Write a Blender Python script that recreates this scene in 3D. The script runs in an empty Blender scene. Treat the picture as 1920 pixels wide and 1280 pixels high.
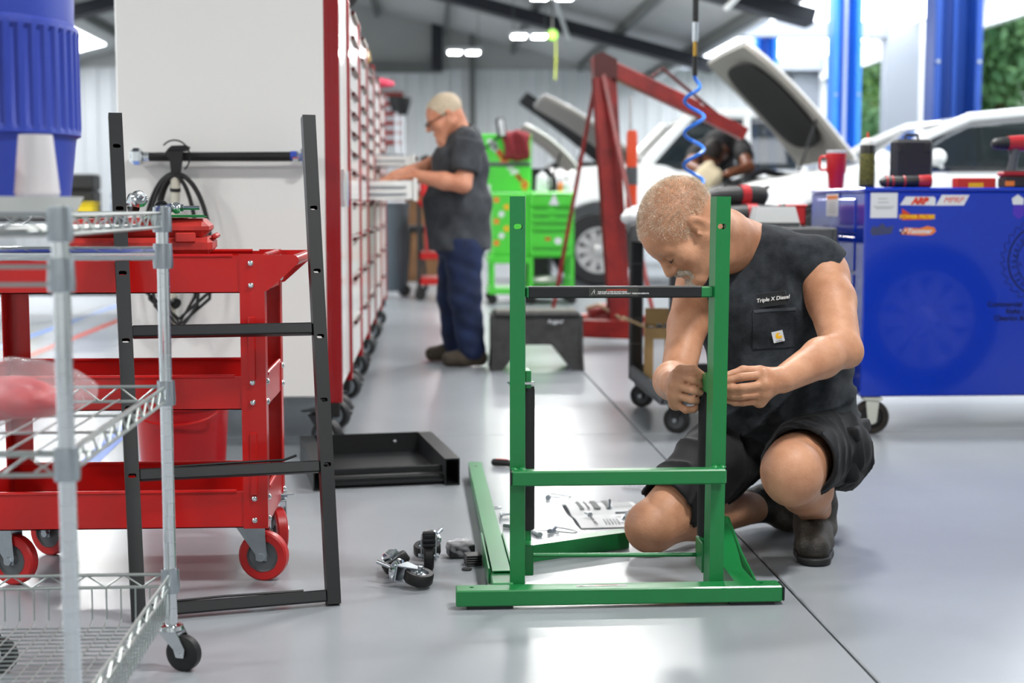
import bpy, bmesh, math, random
import numpy as np
from mathutils import Vector, Matrix

random.seed(7)
rng = np.random.default_rng(7)
SC = bpy.context.scene
COL = SC.collection
PI = math.pi

# ---------------------------------------------------------------- camera
cam_d = bpy.data.cameras.new('camera')
cam = bpy.data.objects.new('camera', cam_d)
COL.objects.link(cam)
cam.location = (0, 0, 0.95)
cam.rotation_euler = (math.radians(90 - 5.3977), 0, math.radians(-3.418))
cam_d.lens = 50.006
cam_d.sensor_width = 36.0
cam_d.clip_start = 0.05
cam_d.clip_end = 400
cam_d.dof.use_dof = True
cam_d.dof.focus_distance = 3.5
cam_d.dof.aperture_fstop = 2.8
SC.camera = cam

# ---------------------------------------------------------------- sky and exposure
world = bpy.data.worlds.new('overcast_sky')
SC.world = world
world.use_nodes = True
bg = world.node_tree.nodes['Background']
bg.inputs[0].default_value = (0.86, 0.93, 1.0, 1)
bg.inputs[1].default_value = 1.45
SC.view_settings.view_transform = 'Standard'
SC.view_settings.look = 'None'
SC.view_settings.gamma = 1.0
SC.view_settings.use_curve_mapping = False
SC.view_settings.exposure = 0.47

# ---------------------------------------------------------------- helpers: materials
def lin(h):
    if isinstance(h, (tuple, list)):
        return (h[0], h[1], h[2], 1)
    h = h.lstrip('#')
    v = [int(h[i:i + 2], 16) / 255 for i in (0, 2, 4)]
    return tuple((c / 12.92 if c <= .04045 else ((c + .055) / 1.055) ** 2.4) for c in v) + (1,)

MATS = {}
def mat(name, col, rough=.5, metal=0., var=0., vscale=6., bump=0., bscale=60., emit=0., trans=0., alpha=1., coat=0., col2=None, spec=.5, stretch=None, sheen=0., ior=1.45, detail=6.):
    if name in MATS:
        return MATS[name]
    m = bpy.data.materials.new(name)
    m.use_nodes = True
    nt = m.node_tree
    b = nt.nodes['Principled BSDF']
    c = lin(col)
    b.inputs['Base Color'].default_value = c
    b.inputs['Roughness'].default_value = rough
    b.inputs['Metallic'].default_value = metal
    b.inputs['Specular IOR Level'].default_value = spec
    b.inputs['IOR'].default_value = ior
    if coat: b.inputs['Coat Weight'].default_value = coat; b.inputs['Coat Roughness'].default_value = .05
    if trans: b.inputs['Transmission Weight'].default_value = trans
    if alpha < 1: b.inputs['Alpha'].default_value = alpha
    if sheen: b.inputs['Sheen Weight'].default_value = sheen
    if emit:
        b.inputs['Emission Color'].default_value = c
        b.inputs['Emission Strength'].default_value = emit
    if var or bump:
        tc = nt.nodes.new('ShaderNodeTexCoord')
        src = tc.outputs['Object']
        if stretch:
            mp = nt.nodes.new('ShaderNodeMapping'); mp.inputs['Scale'].default_value = stretch
            nt.links.new(src, mp.inputs[0]); src = mp.outputs[0]
    if var:
        n = nt.nodes.new('ShaderNodeTexNoise'); n.inputs['Scale'].default_value = vscale
        n.inputs['Detail'].default_value = detail; n.inputs['Roughness'].default_value = .6
        nt.links.new(src, n.inputs['Vector'])
        r = nt.nodes.new('ShaderNodeValToRGB')
        r.color_ramp.elements[0].position = .35; r.color_ramp.elements[1].position = .68
        c2 = lin(col2) if col2 else tuple(x * (1 - var) for x in c[:3]) + (1,)
        r.color_ramp.elements[0].color = c2
        r.color_ramp.elements[1].color = c
        nt.links.new(n.outputs['Fac'], r.inputs[0]); nt.links.new(r.outputs[0], b.inputs['Base Color'])
    if bump:
        n2 = nt.nodes.new('ShaderNodeTexNoise'); n2.inputs['Scale'].default_value = bscale
        n2.inputs['Detail'].default_value = 3
        nt.links.new(src, n2.inputs['Vector'])
        bp = nt.nodes.new('ShaderNodeBump'); bp.inputs['Strength'].default_value = bump; bp.inputs['Distance'].default_value = .01
        nt.links.new(n2.outputs['Fac'], bp.inputs['Height']); nt.links.new(bp.outputs[0], b.inputs['Normal'])
    MATS[name] = m
    return m

# ---------------------------------------------------------------- helpers: meshes
def V(*a): return Vector(a)
def frame(d, up=None):
    z = Vector(d).normalized()
    u = Vector(up) if up is not None else (Vector((0, 0, 1)) if abs(z.z) < .95 else Vector((0, 1, 0)))
    x = u.cross(z)
    if x.length < 1e-6: x = Vector((1, 0, 0)).cross(z)
    x.normalize(); y = z.cross(x)
    return Matrix((x, y, z)).transposed()          # columns x, y, z=direction
def rot(ax, deg): return Matrix.Rotation(math.radians(deg), 4, ax)
def T(x, y, z): return Matrix.Translation((x, y, z))

WM = {}                                             # world matrices of the things and parts
class MB:
    def __init__(s): s.v = []; s.f = []; s.M = Matrix.Identity(4)
    def add(s, vs, fs):
        o = len(s.v); s.v += [s.M @ Vector(p) for p in vs]; s.f += [tuple(i + o for i in f) for f in fs]; return s
    def box(s, c, d, b=0., R=None):
        c = Vector(c); h = [x / 2 for x in d]
        R = R.to_3x3() if R is not None else Matrix.Identity(3)
        if b <= 0:
            vs = [c + R @ Vector((h[0] * i, h[1] * j, h[2] * k)) for i in (-1, 1) for j in (-1, 1) for k in (-1, 1)]
            return s.add(vs, [(0, 1, 3, 2), (4, 6, 7, 5), (0, 4, 5, 1), (2, 3, 7, 6), (0, 2, 6, 4), (1, 5, 7, 3)])
        b = min(b, min(h) * .9)
        vs = []; idx = {}
        for i in (-1, 1):
            for j in (-1, 1):
                for k in (-1, 1):
                    sg = (i, j, k)
                    for a in range(3):
                        p = [sg[q] * (h[q] if q == a else h[q] - b) for q in range(3)]
                        idx[(sg, a)] = len(vs); vs.append(c + R @ Vector(p))
        fs = []
        for a in range(3):
            o = [q for q in range(3) if q != a]
            for sg in (-1, 1):
                loop = []
                for (p, q) in ((-1, -1), (1, -1), (1, 1), (-1, 1)):
                    t = [0, 0, 0]; t[a] = sg; t[o[0]] = p; t[o[1]] = q
                    loop.append(idx[(tuple(t), a)])
                fs.append(tuple(loop))
        for a in range(3):                          # the edges run along axis a
            o = [q for q in range(3) if q != a]
            for p in (-1, 1):
                for q in (-1, 1):
                    t0 = [0] * 3; t0[a] = -1; t0[o[0]] = p; t0[o[1]] = q
                    t1 = list(t0); t1[a] = 1
                    t0 = tuple(t0); t1 = tuple(t1)
                    fs.append((idx[(t0, o[0])], idx[(t1, o[0])], idx[(t1, o[1])], idx[(t0, o[1])]))
        for i in (-1, 1):
            for j in (-1, 1):
                for k in (-1, 1):
                    fs.append(tuple(idx[((i, j, k), a)] for a in range(3)))
        return s.add(vs, fs)
    def bb(s, lo, hi, b=0.):
        return s.box([(lo[i] + hi[i]) / 2 for i in range(3)], [abs(hi[i] - lo[i]) for i in range(3)], b)
    def beam(s, a, b, w, h, bev=0., up=None):
        a = Vector(a); b = Vector(b); R = frame(b - a, up)
        return s.box((a + b) / 2, (w, h, (b - a).length), bev, R)
    def sqtube(s, a, b, w, h, t=.003, up=None):     # open square tube
        a = Vector(a); b = Vector(b); R = frame(b - a, up); vs = []; fs = []
        for e in (a, b):
            for (ww, hh) in ((w / 2, h / 2), (w / 2 - t, h / 2 - t)):
                for (i, j) in ((-1, -1), (1, -1), (1, 1), (-1, 1)):
                    vs.append(e + R @ Vector((i * ww, j * hh, 0)))
        for k in range(4):
            n = (k + 1) % 4
            fs += [(k, n, 8 + n, 8 + k), (4 + k, 12 + k, 12 + n, 4 + n), (k, 4 + k, 4 + n, n), (8 + k, 8 + n, 12 + n, 12 + k)]
        return s.add(vs, fs)
    def cyl(s, a, b, r1, r2=None, n=16, caps=True):
        r2 = r1 if r2 is None else r2
        a = Vector(a); b = Vector(b); R = frame(b - a); vs = []; fs = []
        for e, r in ((a, r1), (b, r2)):
            vs += [e + R @ Vector((r * math.cos(2 * PI * i / n), r * math.sin(2 * PI * i / n), 0)) for i in range(n)]
        fs = [(i, (i + 1) % n, n + (i + 1) % n, n + i) for i in range(n)]
        if caps: fs += [tuple(range(n))[::-1], tuple(range(n, 2 * n))]
        return s.add(vs, fs)
    def tube(s, pts, r, n=8, closed=False):
        P = [Vector(p) for p in pts]; m = len(P); vs = []; fs = []
        rs = r if isinstance(r, (list, tuple)) else [r] * m
        ref = None
        for i in range(m):
            d = (P[(i + 1) % m] - P[i - 1]) if closed else (P[min(i + 1, m - 1)] - P[max(i - 1, 0)])
            if d.length < 1e-9: d = Vector((0, 0, 1))
            d.normalize()
            if ref is None: ref = Vector((0, 0, 1)) if abs(d.z) < .9 else Vector((1, 0, 0))
            x = (ref - d * ref.dot(d)); x.normalize(); ref = x; y = d.cross(x)
            vs += [P[i] + (x * math.cos(2 * PI * k / n) + y * math.sin(2 * PI * k / n)) * rs[i] for k in range(n)]
        for i in range(m if closed else m - 1):
            j = (i + 1) % m
            fs += [(i * n + k, i * n + (k + 1) % n, j * n + (k + 1) % n, j * n + k) for k in range(n)]
        if not closed: fs += [tuple(range(n))[::-1], tuple(range((m - 1) * n, m * n))]
        return s.add(vs, fs)
    def lathe(s, prof, n=32, M=None, closed=False):  # prof of (r, z)
        M = M or Matrix.Identity(4); vs = []; fs = []; m = len(prof)
        for (r, z) in prof:
            vs += [M @ Vector((r * math.cos(2 * PI * k / n), r * math.sin(2 * PI * k / n), z)) for k in range(n)]
        for i in range(m if closed else m - 1):
            j = (i + 1) % m
            fs += [(i * n + k, i * n + (k + 1) % n, j * n + (k + 1) % n, j * n + k) for k in range(n)]
        if not closed:
            if prof[0][0] > 1e-6: fs.append(tuple(range(n))[::-1])
            if prof[-1][0] > 1e-6: fs.append(tuple(range((m - 1) * n, m * n)))
        return s.add(vs, fs)
    def prism(s, poly, t, M=None):                  # polygon in local xy, thickness along z (centred)
        M = M or Matrix.Identity(4); n = len(poly)
        vs = [M @ Vector((x, y, z)) for z in (-t / 2, t / 2) for (x, y) in poly]
        fs = [tuple(range(n))[::-1], tuple(range(n, 2 * n))] + [(i, (i + 1) % n, n + (i + 1) % n, n + i) for i in range(n)]
        return s.add(vs, fs)
    def mesh(s, name, smooth=35):
        me = bpy.data.meshes.new(name)
        me.from_pydata([tuple(p) for p in s.v], [], s.f)
        bm = bmesh.new(); bm.from_mesh(me)
        bmesh.ops.remove_doubles(bm, verts=bm.verts, dist=1e-6)
        bmesh.ops.recalc_face_normals(bm, faces=bm.faces)
        bm.to_mesh(me); bm.free()
        if smooth:
            me.polygons.foreach_set('use_smooth', [True] * len(me.polygons))
            me.set_sharp_from_angle(angle=math.radians(smooth))
        me.update()
        return me
    def build(s, name, m, parent=None, smooth=35, world=False):
        if world and parent is not None:
            inv = WM[parent.name].inverted(); s.v = [inv @ Vector(p) for p in s.v]
        return obj(name, s.mesh(name, smooth), m, parent)

def obj(name, me, m, parent=None):
    o = bpy.data.objects.new(name, me); COL.objects.link(o)
    if m is not None: me.materials.append(m)
    if parent is not None: o.parent = parent
    WM[o.name] = WM[parent.name].copy() if parent is not None else Matrix.Identity(4)
    return o
def tag(o, label, cat=None, group=None, kind=None):
    o['label'] = label
    if cat: o['category'] = cat
    if group: o['group'] = group
    if kind: o['kind'] = kind
    return o
def thing(name, label, cat, loc=(0, 0, 0), rz=0., group=None, M=None):
    o = bpy.data.objects.new(name, None); COL.objects.link(o); o.empty_display_size = .1
    m = M if M is not None else T(*loc) @ rot('Z', rz)
    o.matrix_world = m; WM[o.name] = m.copy()
    return tag(o, label, cat, group)
def struct(name, mb, m, parent=None, smooth=35, label=None):
    o = mb.build(name, m, parent, smooth)
    if parent is None: o['kind'] = 'structure'
    if label: o['label'] = label
    return o
def kids(o): return [c for c in COL.objects if c.parent == o]
def dup(root, M=None, label=None, parent=None):
    c = root.copy(); COL.objects.link(c)
    c.parent = parent
    if M is not None: c.matrix_world = M; WM[c.name] = M.copy()
    else: WM[c.name] = WM[parent.name].copy() if parent is not None else Matrix.Identity(4)
    if label: c['label'] = label
    for k in kids(root): dup(k, parent=c)
    return c
def instance(me, name, m, parent, M):               # a part that shares its mesh with others
    o = bpy.data.objects.new(name, me); COL.objects.link(o)
    if m is not None and not me.materials: me.materials.append(m)
    o.parent = parent; o.matrix_local = M; WM[o.name] = WM[parent.name] @ M
    return o
def cutout(o, cutter):                              # boolean difference, applied
    me = cutter.mesh('cutter', 0); c = bpy.data.objects.new('cutter', me); COL.objects.link(c)
    c.matrix_world = WM[o.name]
    md = o.modifiers.new('cut', 'BOOLEAN'); md.object = c; md.operation = 'DIFFERENCE'; md.solver = 'EXACT'
    dg = bpy.context.evaluated_depsgraph_get(); dg.update()
    new = bpy.data.meshes.new_from_object(o.evaluated_get(dg))
    o.modifiers.clear(); old = o.data; nm = old.name; o.data = new
    bpy.data.objects.remove(c); bpy.data.meshes.remove(me); bpy.data.meshes.remove(old); new.name = nm
    new.set_sharp_from_angle(angle=math.radians(35))
def text_mesh(body, size, depth=.0006, shear=0., align='CENTER', bold=0.):
    cu = bpy.data.curves.new('lettering', 'FONT'); cu.body = body; cu.size = size; cu.extrude = depth
    cu.align_x = align; cu.align_y = 'CENTER'; cu.shear = shear; cu.offset = bold; cu.resolution_u = 3
    o = bpy.data.objects.new('lettering', cu); COL.objects.link(o)
    dg = bpy.context.evaluated_depsgraph_get(); dg.update()
    me = bpy.data.meshes.new_from_object(o.evaluated_get(dg))
    bpy.data.objects.remove(o); bpy.data.curves.remove(cu)
    me.name = 'lettering'
    return me
def lettering(body, size, m, parent, M, **k):       # M: world matrix, text runs along local x, up local y, faces local z
    me = text_mesh(body, size, **k); me.transform(WM[parent.name].inverted() @ M)
    return obj('lettering', me, m, parent)
FACE = Matrix(((1, 0, 0, 0), (0, 0, -1, 0), (0, 1, 0, 0), (0, 0, 0, 1)))   # local z towards -Y (to the camera side), local y up

# ---------------------------------------------------------------- helpers: smooth bodies from distance fields
import openvdb
class Field:
    def __init__(s, lo, hi, h):
        s.lo = np.array(lo, float); s.h = h
        n = np.ceil((np.array(hi) - s.lo) / h).astype(int) + 1
        s.n = n; s.f = np.full(n, 1., np.float32)
        s.ax = [s.lo[i] + h * np.arange(n[i]) for i in range(3)]
    def _blk(s, lo, hi, m):
        sl = []; g = []
        for i in range(3):
            a = max(0, int((lo[i] - m - s.lo[i]) / s.h)); b = min(s.n[i], int((hi[i] + m - s.lo[i]) / s.h) + 2)
            sl.append(slice(a, max(a, b))); g.append(s.ax[i][a:max(a, b)])
        return tuple(sl), np.meshgrid(*g, indexing='ij', sparse=True)
    def _mix(s, sl, d, k, op):
        f = s.f[sl]
        if f.size == 0: return
        if op == 'u':
            h = np.clip(.5 + .5 * (f - d) / k, 0, 1); s.f[sl] = f * (1 - h) + d * h - k * h * (1 - h)
        else:
            h = np.clip(.5 - .5 * (f + d) / k, 0, 1); s.f[sl] = f * (1 - h) - d * h + k * h * (1 - h)
    def cap(s, a, b, ra, rb=None, k=.01, op='u'):
        rb = ra if rb is None else rb; a = np.array(a, float); b = np.array(b, float); r = max(ra, rb)
        sl, (X, Y, Z) = s._blk(np.minimum(a, b) - r, np.maximum(a, b) + r, k + 3 * s.h)
        ab = b - a; L = max(ab @ ab, 1e-12)
        t = np.clip(((X - a[0]) * ab[0] + (Y - a[1]) * ab[1] + (Z - a[2]) * ab[2]) / L, 0, 1)
        d = np.sqrt((X - a[0] - t * ab[0]) ** 2 + (Y - a[1] - t * ab[1]) ** 2 + (Z - a[2] - t * ab[2]) ** 2) - (ra + (rb - ra) * t)
        s._mix(sl, d, k, op); return s
    def chain(s, pts, rs, k=.01, op='u'):
        for i in range(len(pts) - 1): s.cap(pts[i], pts[i + 1], rs[i], rs[i + 1], k, op)
        return s
    def ell(s, c, r, R=None, k=.01, op='u'):
        c = np.array(c, float); rm = max(r)
        sl, (X, Y, Z) = s._blk(c - rm, c + rm, k + 3 * s.h)
        R = np.array(R.to_3x3()) if R is not None else np.eye(3)
        p = [(X - c[0]) * R[0][i] + (Y - c[1]) * R[1][i] + (Z - c[2]) * R[2][i] for i in range(3)]
        k0 = np.sqrt(sum((p[i] / r[i]) ** 2 for i in range(3))); k1 = np.sqrt(sum((p[i] / r[i] ** 2) ** 2 for i in range(3)))
        d = k0 * (k0 - 1) / np.maximum(k1, 1e-6)
        s._mix(sl, d, k, op); return s
    def rbox(s, c, hs, rr, R=None, k=.01, op='u'):
        c = np.array(c, float); rm = float(np.linalg.norm(hs))
        sl, (X, Y, Z) = s._blk(c - rm, c + rm, k + 3 * s.h)
        R = np.array(R.to_3x3()) if R is not None else np.eye(3)
        p = [(X - c[0]) * R[0][i] + (Y - c[1]) * R[1][i] + (Z - c[2]) * R[2][i] for i in range(3)]
        q = [np.abs(p[i]) - (hs[i] - rr) for i in range(3)]
        d = np.sqrt(sum(np.maximum(x, 0) ** 2 for x in q)) + np.minimum(np.maximum(np.maximum(q[0], q[1]), q[2]), 0) - rr
        s._mix(sl, d, k, op); return s
    def plane(s, p, n, k=.004):                     # keep the side the normal points away from
        n = np.array(n, float); n /= np.linalg.norm(n); p = np.array(p, float)
        X, Y, Z = np.meshgrid(*s.ax, indexing='ij', sparse=True)
        d = -((X - p[0]) * n[0] + (Y - p[1]) * n[1] + (Z - p[2]) * n[2])
        s._mix((slice(None),) * 3, d, k, 's'); return s
    def folds(s, amp, fn):                          # fn(X, Y, Z) -> offset
        X, Y, Z = np.meshgrid(*s.ax, indexing='ij', sparse=True)
        s.f = (s.f - amp * fn(X, Y, Z)).astype(np.float32); return s
    def mesh(s, name, smooth_it=2):
        w = 3 * s.h
        g = openvdb.FloatGrid(w); arr = np.clip(s.f, -w, w)
        g.copyFromArray(np.ascontiguousarray(arr, dtype=np.float32))
        p, q = g.convertToQuads(isovalue=0.)
        p = p * s.h + s.lo
        me = bpy.data.meshes.new(name); me.from_pydata(p.tolist(), [], q[:, ::-1].tolist())
        bm = bmesh.new(); bm.from_mesh(me)
        for _ in range(smooth_it): bmesh.ops.smooth_vert(bm, verts=bm.verts, factor=.5, use_axis_x=True, use_axis_y=True, use_axis_z=True)
        bmesh.ops.recalc_face_normals(bm, faces=bm.faces)
        bm.to_mesh(me); bm.free()
        me.polygons.foreach_set('use_smooth', [True] * len(me.polygons)); me.update()
        return me
    def build(s, name, m, parent, smooth_it=2):
        me = s.mesh(name, smooth_it); me.transform(WM[parent.name].inverted())
        return obj(name, me, m, parent)

# ================================================================ the building
m_floor = mat('epoxy_floor', '#92979c', .25, var=.08, vscale=1.2, bump=.02, bscale=220, spec=.5)
m_joint = mat('joint_sealant', '#3a3d40', .8)
m_wall = mat('white_liner_panel', '#d9dcdc', .5, var=.04, vscale=.6)
m_gwall = mat('grey_insulation', '#b4b5b2', .7, var=.08, vscale=1.5)
m_roof = mat('roof_insulation', '#c3c4c1', .65, var=.08, vscale=2.)
m_steel = mat('dark_frame_steel', '#23262d', .55)
m_purlin = mat('purlin_steel', '#6a6c6a', .6)
m_white = mat('white_paint', '#eceeed', .45)
m_grey = mat('grey_column_paint', '#8f949c', .5)
m_glow = mat('added_glow_white', '#f4f8ff', .6, emit=5.)  # added glow that whitens the ceilings and lights the far wall
m_led = mat('led_lens', '#fbfdff', .5, emit=30)
m_hous = mat('lamp_housing', '#dfe2e2', .4)

floor = struct('floor', MB().bb((-8.6, -5, -.12), (8.6, 30.1, -.012)), m_joint, label='polished light grey epoxy workshop floor with dark control joints')
xb = [-8.6, -3.1, .9, 4.9, 8.6]; yb = [-5, -2.1, 1.9, 5.88, 9.9, 13.9, 17.9, 21.9, 25.9, 30.1]
for i in range(4):
    for j in range(9):
        MB().bb((xb[i] + .003, yb[j] + .003, -.06), (xb[i + 1] - .003, yb[j + 1] - .003, 0), .003).build('slab', m_floor, floor)
for (a, b, w, c) in (((-2.55, 9.2), (-2.62, 13.5), .07, '#b4462f'), ((-2.9, 9.5), (-3.0, 14), .07, '#5d82c4'), ((-1.25, 5.0), (-1.35, 7.4), .07, '#4a74cf')):
    p = Vector((a[0], a[1], .0008)); q = Vector((b[0], b[1], .0008))
    MB().beam(p, q, w, .0012, up=(0, 0, 1)).build('painted_line', mat('line_paint_' + c[1:], c, .4), floor)

def ribbed(x0, x1, z0, z1, y, step=.3, d=.035):     # corrugated metal panel facing -Y
    mb = MB(); xs = []; x = x0
    while x < x1 - .01:
        for (t, o) in ((0, 0), (.62, 0), (.72, -d), (.9, -d)):
            xs.append((min(x + t * step, x1), y + o))
        x += step
    xs.append((x1, y)); n = len(xs)
    mb.add([(p[0], p[1], z) for z in (z0, z1) for p in xs], [(i, i + 1, n + i + 1, n + i) for i in range(n - 1)])
    return mb
wb = struct('wall_back', ribbed(-8.5, 8.3, 0, 3.8, 30), m_wall, smooth=0, label='white corrugated liner wall at the far end of the shop')
MB().bb((-8.5, 30.02, 0), (8.3, 30.2, 5.4)).build('upper_wall', m_gwall, wb)
MB().bb((-4.5, 29.75, 3.72), (.32, 29.98, 3.9)).build('girt', m_purlin, wb)
MB().bb((.12, 29.7, 3.75), (.34, 29.98, 5.2)).build('post', m_steel, wb)
MB().bb((.9, 29.8, 0), (1.02, 29.95, 5)).build('conduit', m_purlin, wb)
MB().bb((-8.6, -5.2, 0), (8.4, -5, 5.4)).build('light_block_front', m_wall)['kind'] = 'structure'  # unseen wall behind the camera, added to cut frontal light
wl = struct('wall_left', MB().bb((-8.6, -5, 0), (-8.5, 30.1, 3.8)), m_wall, label='white liner wall on the left side')

# roof: grey insulated gable, then the flat white ceiling above the bay doors
RX, RZ, SL = -2.0, 5.25, .256
def roofz(x): return RZ - SL * abs(x - RX)
rf = MB()
for (x0, x1) in ((RX, 4.6), (-8.6, RX)):
    z0, z1 = roofz(x0), roofz(x1)
    rf.add([(x0, -5, z0), (x1, -5, z1), (x1, 30.1, z1), (x0, 30.1, z0), (x0, -5, z0 + .15), (x1, -5, z1 + .15), (x1, 30.1, z1 + .15), (x0, 30.1, z0 + .15)],
           [(0, 1, 2, 3), (4, 5, 6, 7), (0, 1, 5, 4), (1, 2, 6, 5), (2, 3, 7, 6), (3, 0, 4, 7)])
ceil = struct('ceiling', rf, m_roof, smooth=0, label='grey insulated gable roof with dark steel rafters')
for Y in (5.4, 11.4, 17.4, 23.4):
    for (x0, x1) in ((RX, 4.7), (-8.5, RX)):
        MB().beam((x0, Y, roofz(x0) - .3), (x1, Y, roofz(x1) - .3), .2, .36, up=(0, 1, 0)).build('rafter', m_steel, ceil)
for X in (-7.2, -5.8, -4.4, -3.0, -1., .4, 1.8, 3.2, 4.4):
    MB().bb((X - .04, -4.9, roofz(X) - .16), (X + .04, 29.9, roofz(X) - .005)).build('purlin', m_purlin, ceil)
for k in range(6):
    x0, x1 = -8.3, -6.3; y0 = 3. + 4.5 * k
    MB().add([(x0, y0, roofz(x0) - .02), (x1, y0, roofz(x1) - .02), (x1, y0 + 3.4, roofz(x1) - .02), (x0, y0 + 3.4, roofz(x0) - .02), (x0, y0, roofz(x0) - .005), (x1, y0, roofz(x1) - .005), (x1, y0 + 3.4, roofz(x1) - .005), (x0, y0 + 3.4, roofz(x0) - .005)], [(0, 1, 2, 3), (4, 5, 6, 7), (0, 1, 5, 4), (1, 2, 6, 5), (2, 3, 7, 6), (3, 0, 4, 7)]).build('added_glow_panel', m_glow, ceil)  # glowing panels added to brighten the left eave and far wall
for (X, Y, s) in ((2.3, 23.4, -1), (1.1, 17.4, 1), (3.6, 17.4, 1)):
    MB().beam((X, Y - .2, roofz(X) - .5), (X + .3 * s, Y - 1.0, roofz(X + .3 * s) - .05), .05, .05).build('brace', m_white, ceil)
fl = struct('ceiling_bay', MB().bb((4.55, -5, 4.0), (8.4, 30.1, 4.1)), m_white, label='flat white ceiling over the vehicle bays')
for k in range(5):
    y0 = 7.2 + 4.6 * k
    MB().bb((4.75, y0, 3.97), (8.0, y0 + 3.3, 3.999)).build('added_glow_panel', m_glow, fl)  # glowing panels added so the white bay ceiling comes out bright
MB().bb((4.5, -5, 3.45), (4.62, 30.1, 4.1)).build('eave_beam', m_white, fl)
for Y in (11.4, 17.4, 23.4, 29.0):
    MB().bb((4.6, Y - .12, 3.72), (8.1, Y + .12, 3.99)).build('rafter', m_grey, fl)
# right wall: columns, header and the open bay doors towards the trees
wr = struct('wall_right', MB().bb((8.1, -5, 3.63), (8.3, 30.1, 4.1)), m_white, label='right wall with open bay doors onto trees')
for Y in (5.4, 11.4, 17.4, 23.4, 29.4):
    MB().bb((7.55, Y - .15, 0), (8.1, Y + .15, 3.95)).build('column', m_grey, wr)
    MB().bb((8.1, Y - .45, 0), (8.3, Y + .45, 3.63)).build('jamb', m_white, wr)
    MB().bb((8.0, Y + .5, 3.52), (8.12, Y + 5.5, 3.66)).build('door_track', m_white, wr)
MB().bb((8.1, -5, 0), (8.3, 5, 3.63)).build('panel', m_wall, wr)
gr = struct('ground_outside', MB().bb((8.3, -20, -.2), (70, 80, -.05)), mat('grass_ground', '#5d7a45', .9, var=.4, vscale=2), label='grass outside the bay doors')

# trees outside
m_leaf = mat('leaf_green', '#86ad76', .6, var=.55, vscale=.9, col2='#4f8058')
m_leaf2 = mat('leaf_light_green', '#a9c276', .6, var=.5, vscale=1., col2='#6f9c62')
m_bark = mat('bark', '#5b4a3a', .9, bump=.5, bscale=8)
def tree(x, y, h, r, m, label):
    t = thing('tree', label, 'tree', (x, y, -.05), group='trees outside the bay doors')
    MB().tube([(0, 0, 0), (.1, .1, h * .35), (-.1, .2, h * .7)], [.22, .16, .06], 8).build('trunk', m_bark, t)
    n = 12000
    cs = rng.normal(0, 1, (40, 3)) * np.array([r * .5, r * .5, h * .26]) + np.array([0, 0, h * .52])
    c = cs[rng.integers(0, 40, n)] + rng.normal(0, .45, (n, 3)); c[:, 2] = np.maximum(c[:, 2], .3)
    a = rng.normal(0, 1, (n, 3)); a /= np.linalg.norm(a, axis=1)[:, None]
    b = np.cross(a, rng.normal(0, 1, (n, 3))); b /= np.linalg.norm(b, axis=1)[:, None]
    s = rng.uniform(.09, .2, (n, 1))
    v = np.stack([c - a * s, c + b * s * .5, c + a * s, c - b * s * .5], 1).reshape(-1, 3)
    me = bpy.data.meshes.new('foliage'); me.from_pydata(v.tolist(), [], [(4 * i, 4 * i + 1, 4 * i + 2, 4 * i + 3) for i in range(n)])
    obj('foliage', me, m, t)['kind'] = 'stuff'
for i, (x, y, h, r, k) in enumerate(((13.6, 33.5, 9, 3.2, 0), (15.5, 45, 10, 3.6, 1), (27, 45, 11, 4, 0), (18, 59, 12, 4.4, 0), (29, 62, 12, 4.6, 1), (24, 77, 14, 5, 0))):
    tree(x, y, h, r, (m_leaf, m_leaf2)[k], ['leafy dark green tree outside at the far right edge', 'light green tree seen between the two blue lift columns', 'dark green tree behind the rightmost tree outside', 'dark tree farther out behind the light green one', 'light green tree in the back row outside', 'tall dark tree farthest away outside'][i])

# high-bay lamps, in two rows
def lamp(x, y, z, label):
    t = thing('high_bay_lamp', label, 'lamp', (x, y, z), group='high bay lamps')
    MB().box((0, 0, .05), (.62, .42, .07), .015).build('housing', m_hous, t)
    for s in (-1, 1):
        MB().box((s * .16, 0, .008), (.2, .38, .016), .004).build('lens', m_led, t)
    for s in (-1, 1):
        MB().cyl((s * .25, 0, .08), (s * .25, 0, roofz(x) - z - .02), .006, n=6).build('hanger', m_purlin, t)
    L = bpy.data.lights.new('lamp_light', 'AREA'); L.energy = LAMP_W; L.shape = 'RECTANGLE'; L.size = .6; L.size_y = .4; L.color = (1, .985, .96)
    lo = bpy.data.objects.new('lamp_light', L); COL.objects.link(lo); lo.parent = t; lo.location = (0, 0, -.02)
ORD = ['first', 'second', 'third', 'fourth', 'fifth', 'sixth', 'seventh']
LAMP_W = 90
for j, Y in enumerate((-1.8, 2.3, 6.3, 10.3, 14.3, 18.4, 22.6)):
    lamp(1.62, Y, 3.6, 'twin-lens high bay lamp over the aisle, %s from the camera' % ORD[j])
for j, Y in enumerate((-1.8, 2.3, 6.3, 10.3, 14.3, 18.3)):
    lamp(-4.4, Y, 3.6, 'twin-lens high bay lamp in the left row, %s from the camera' % ORD[j])
lamp(.66, 25, 3.6, 'small bright twin-lens lamp above the standing man, farthest of all')

# ================================================================ foreground: wire shelf cart and what stands on it
m_chrome = mat('chrome', '#e2e6e8', .12, metal=1.)
m_zinc = mat('zinc_plate', '#b4bbc0', .28, metal=1., var=.12, vscale=30)
m_wire = mat('chromed_wire', '#a9b0ad', .35, metal=.85)
m_rubber = mat('black_rubber', '#141415', .55)
m_black = mat('black_powder_coat', '#101315', .46, bump=.04, bscale=400)
m_blackp = mat('black_plastic', '#18191b', .45)
m_dgrey = mat('dark_grey_plastic', '#4a4d50', .5)
m_redw = mat('red_polyurethane', '#b01c1c', .4)
m_red = mat('red_enamel', '#b81310', .3, var=.06, vscale=3, coat=.2)

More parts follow.
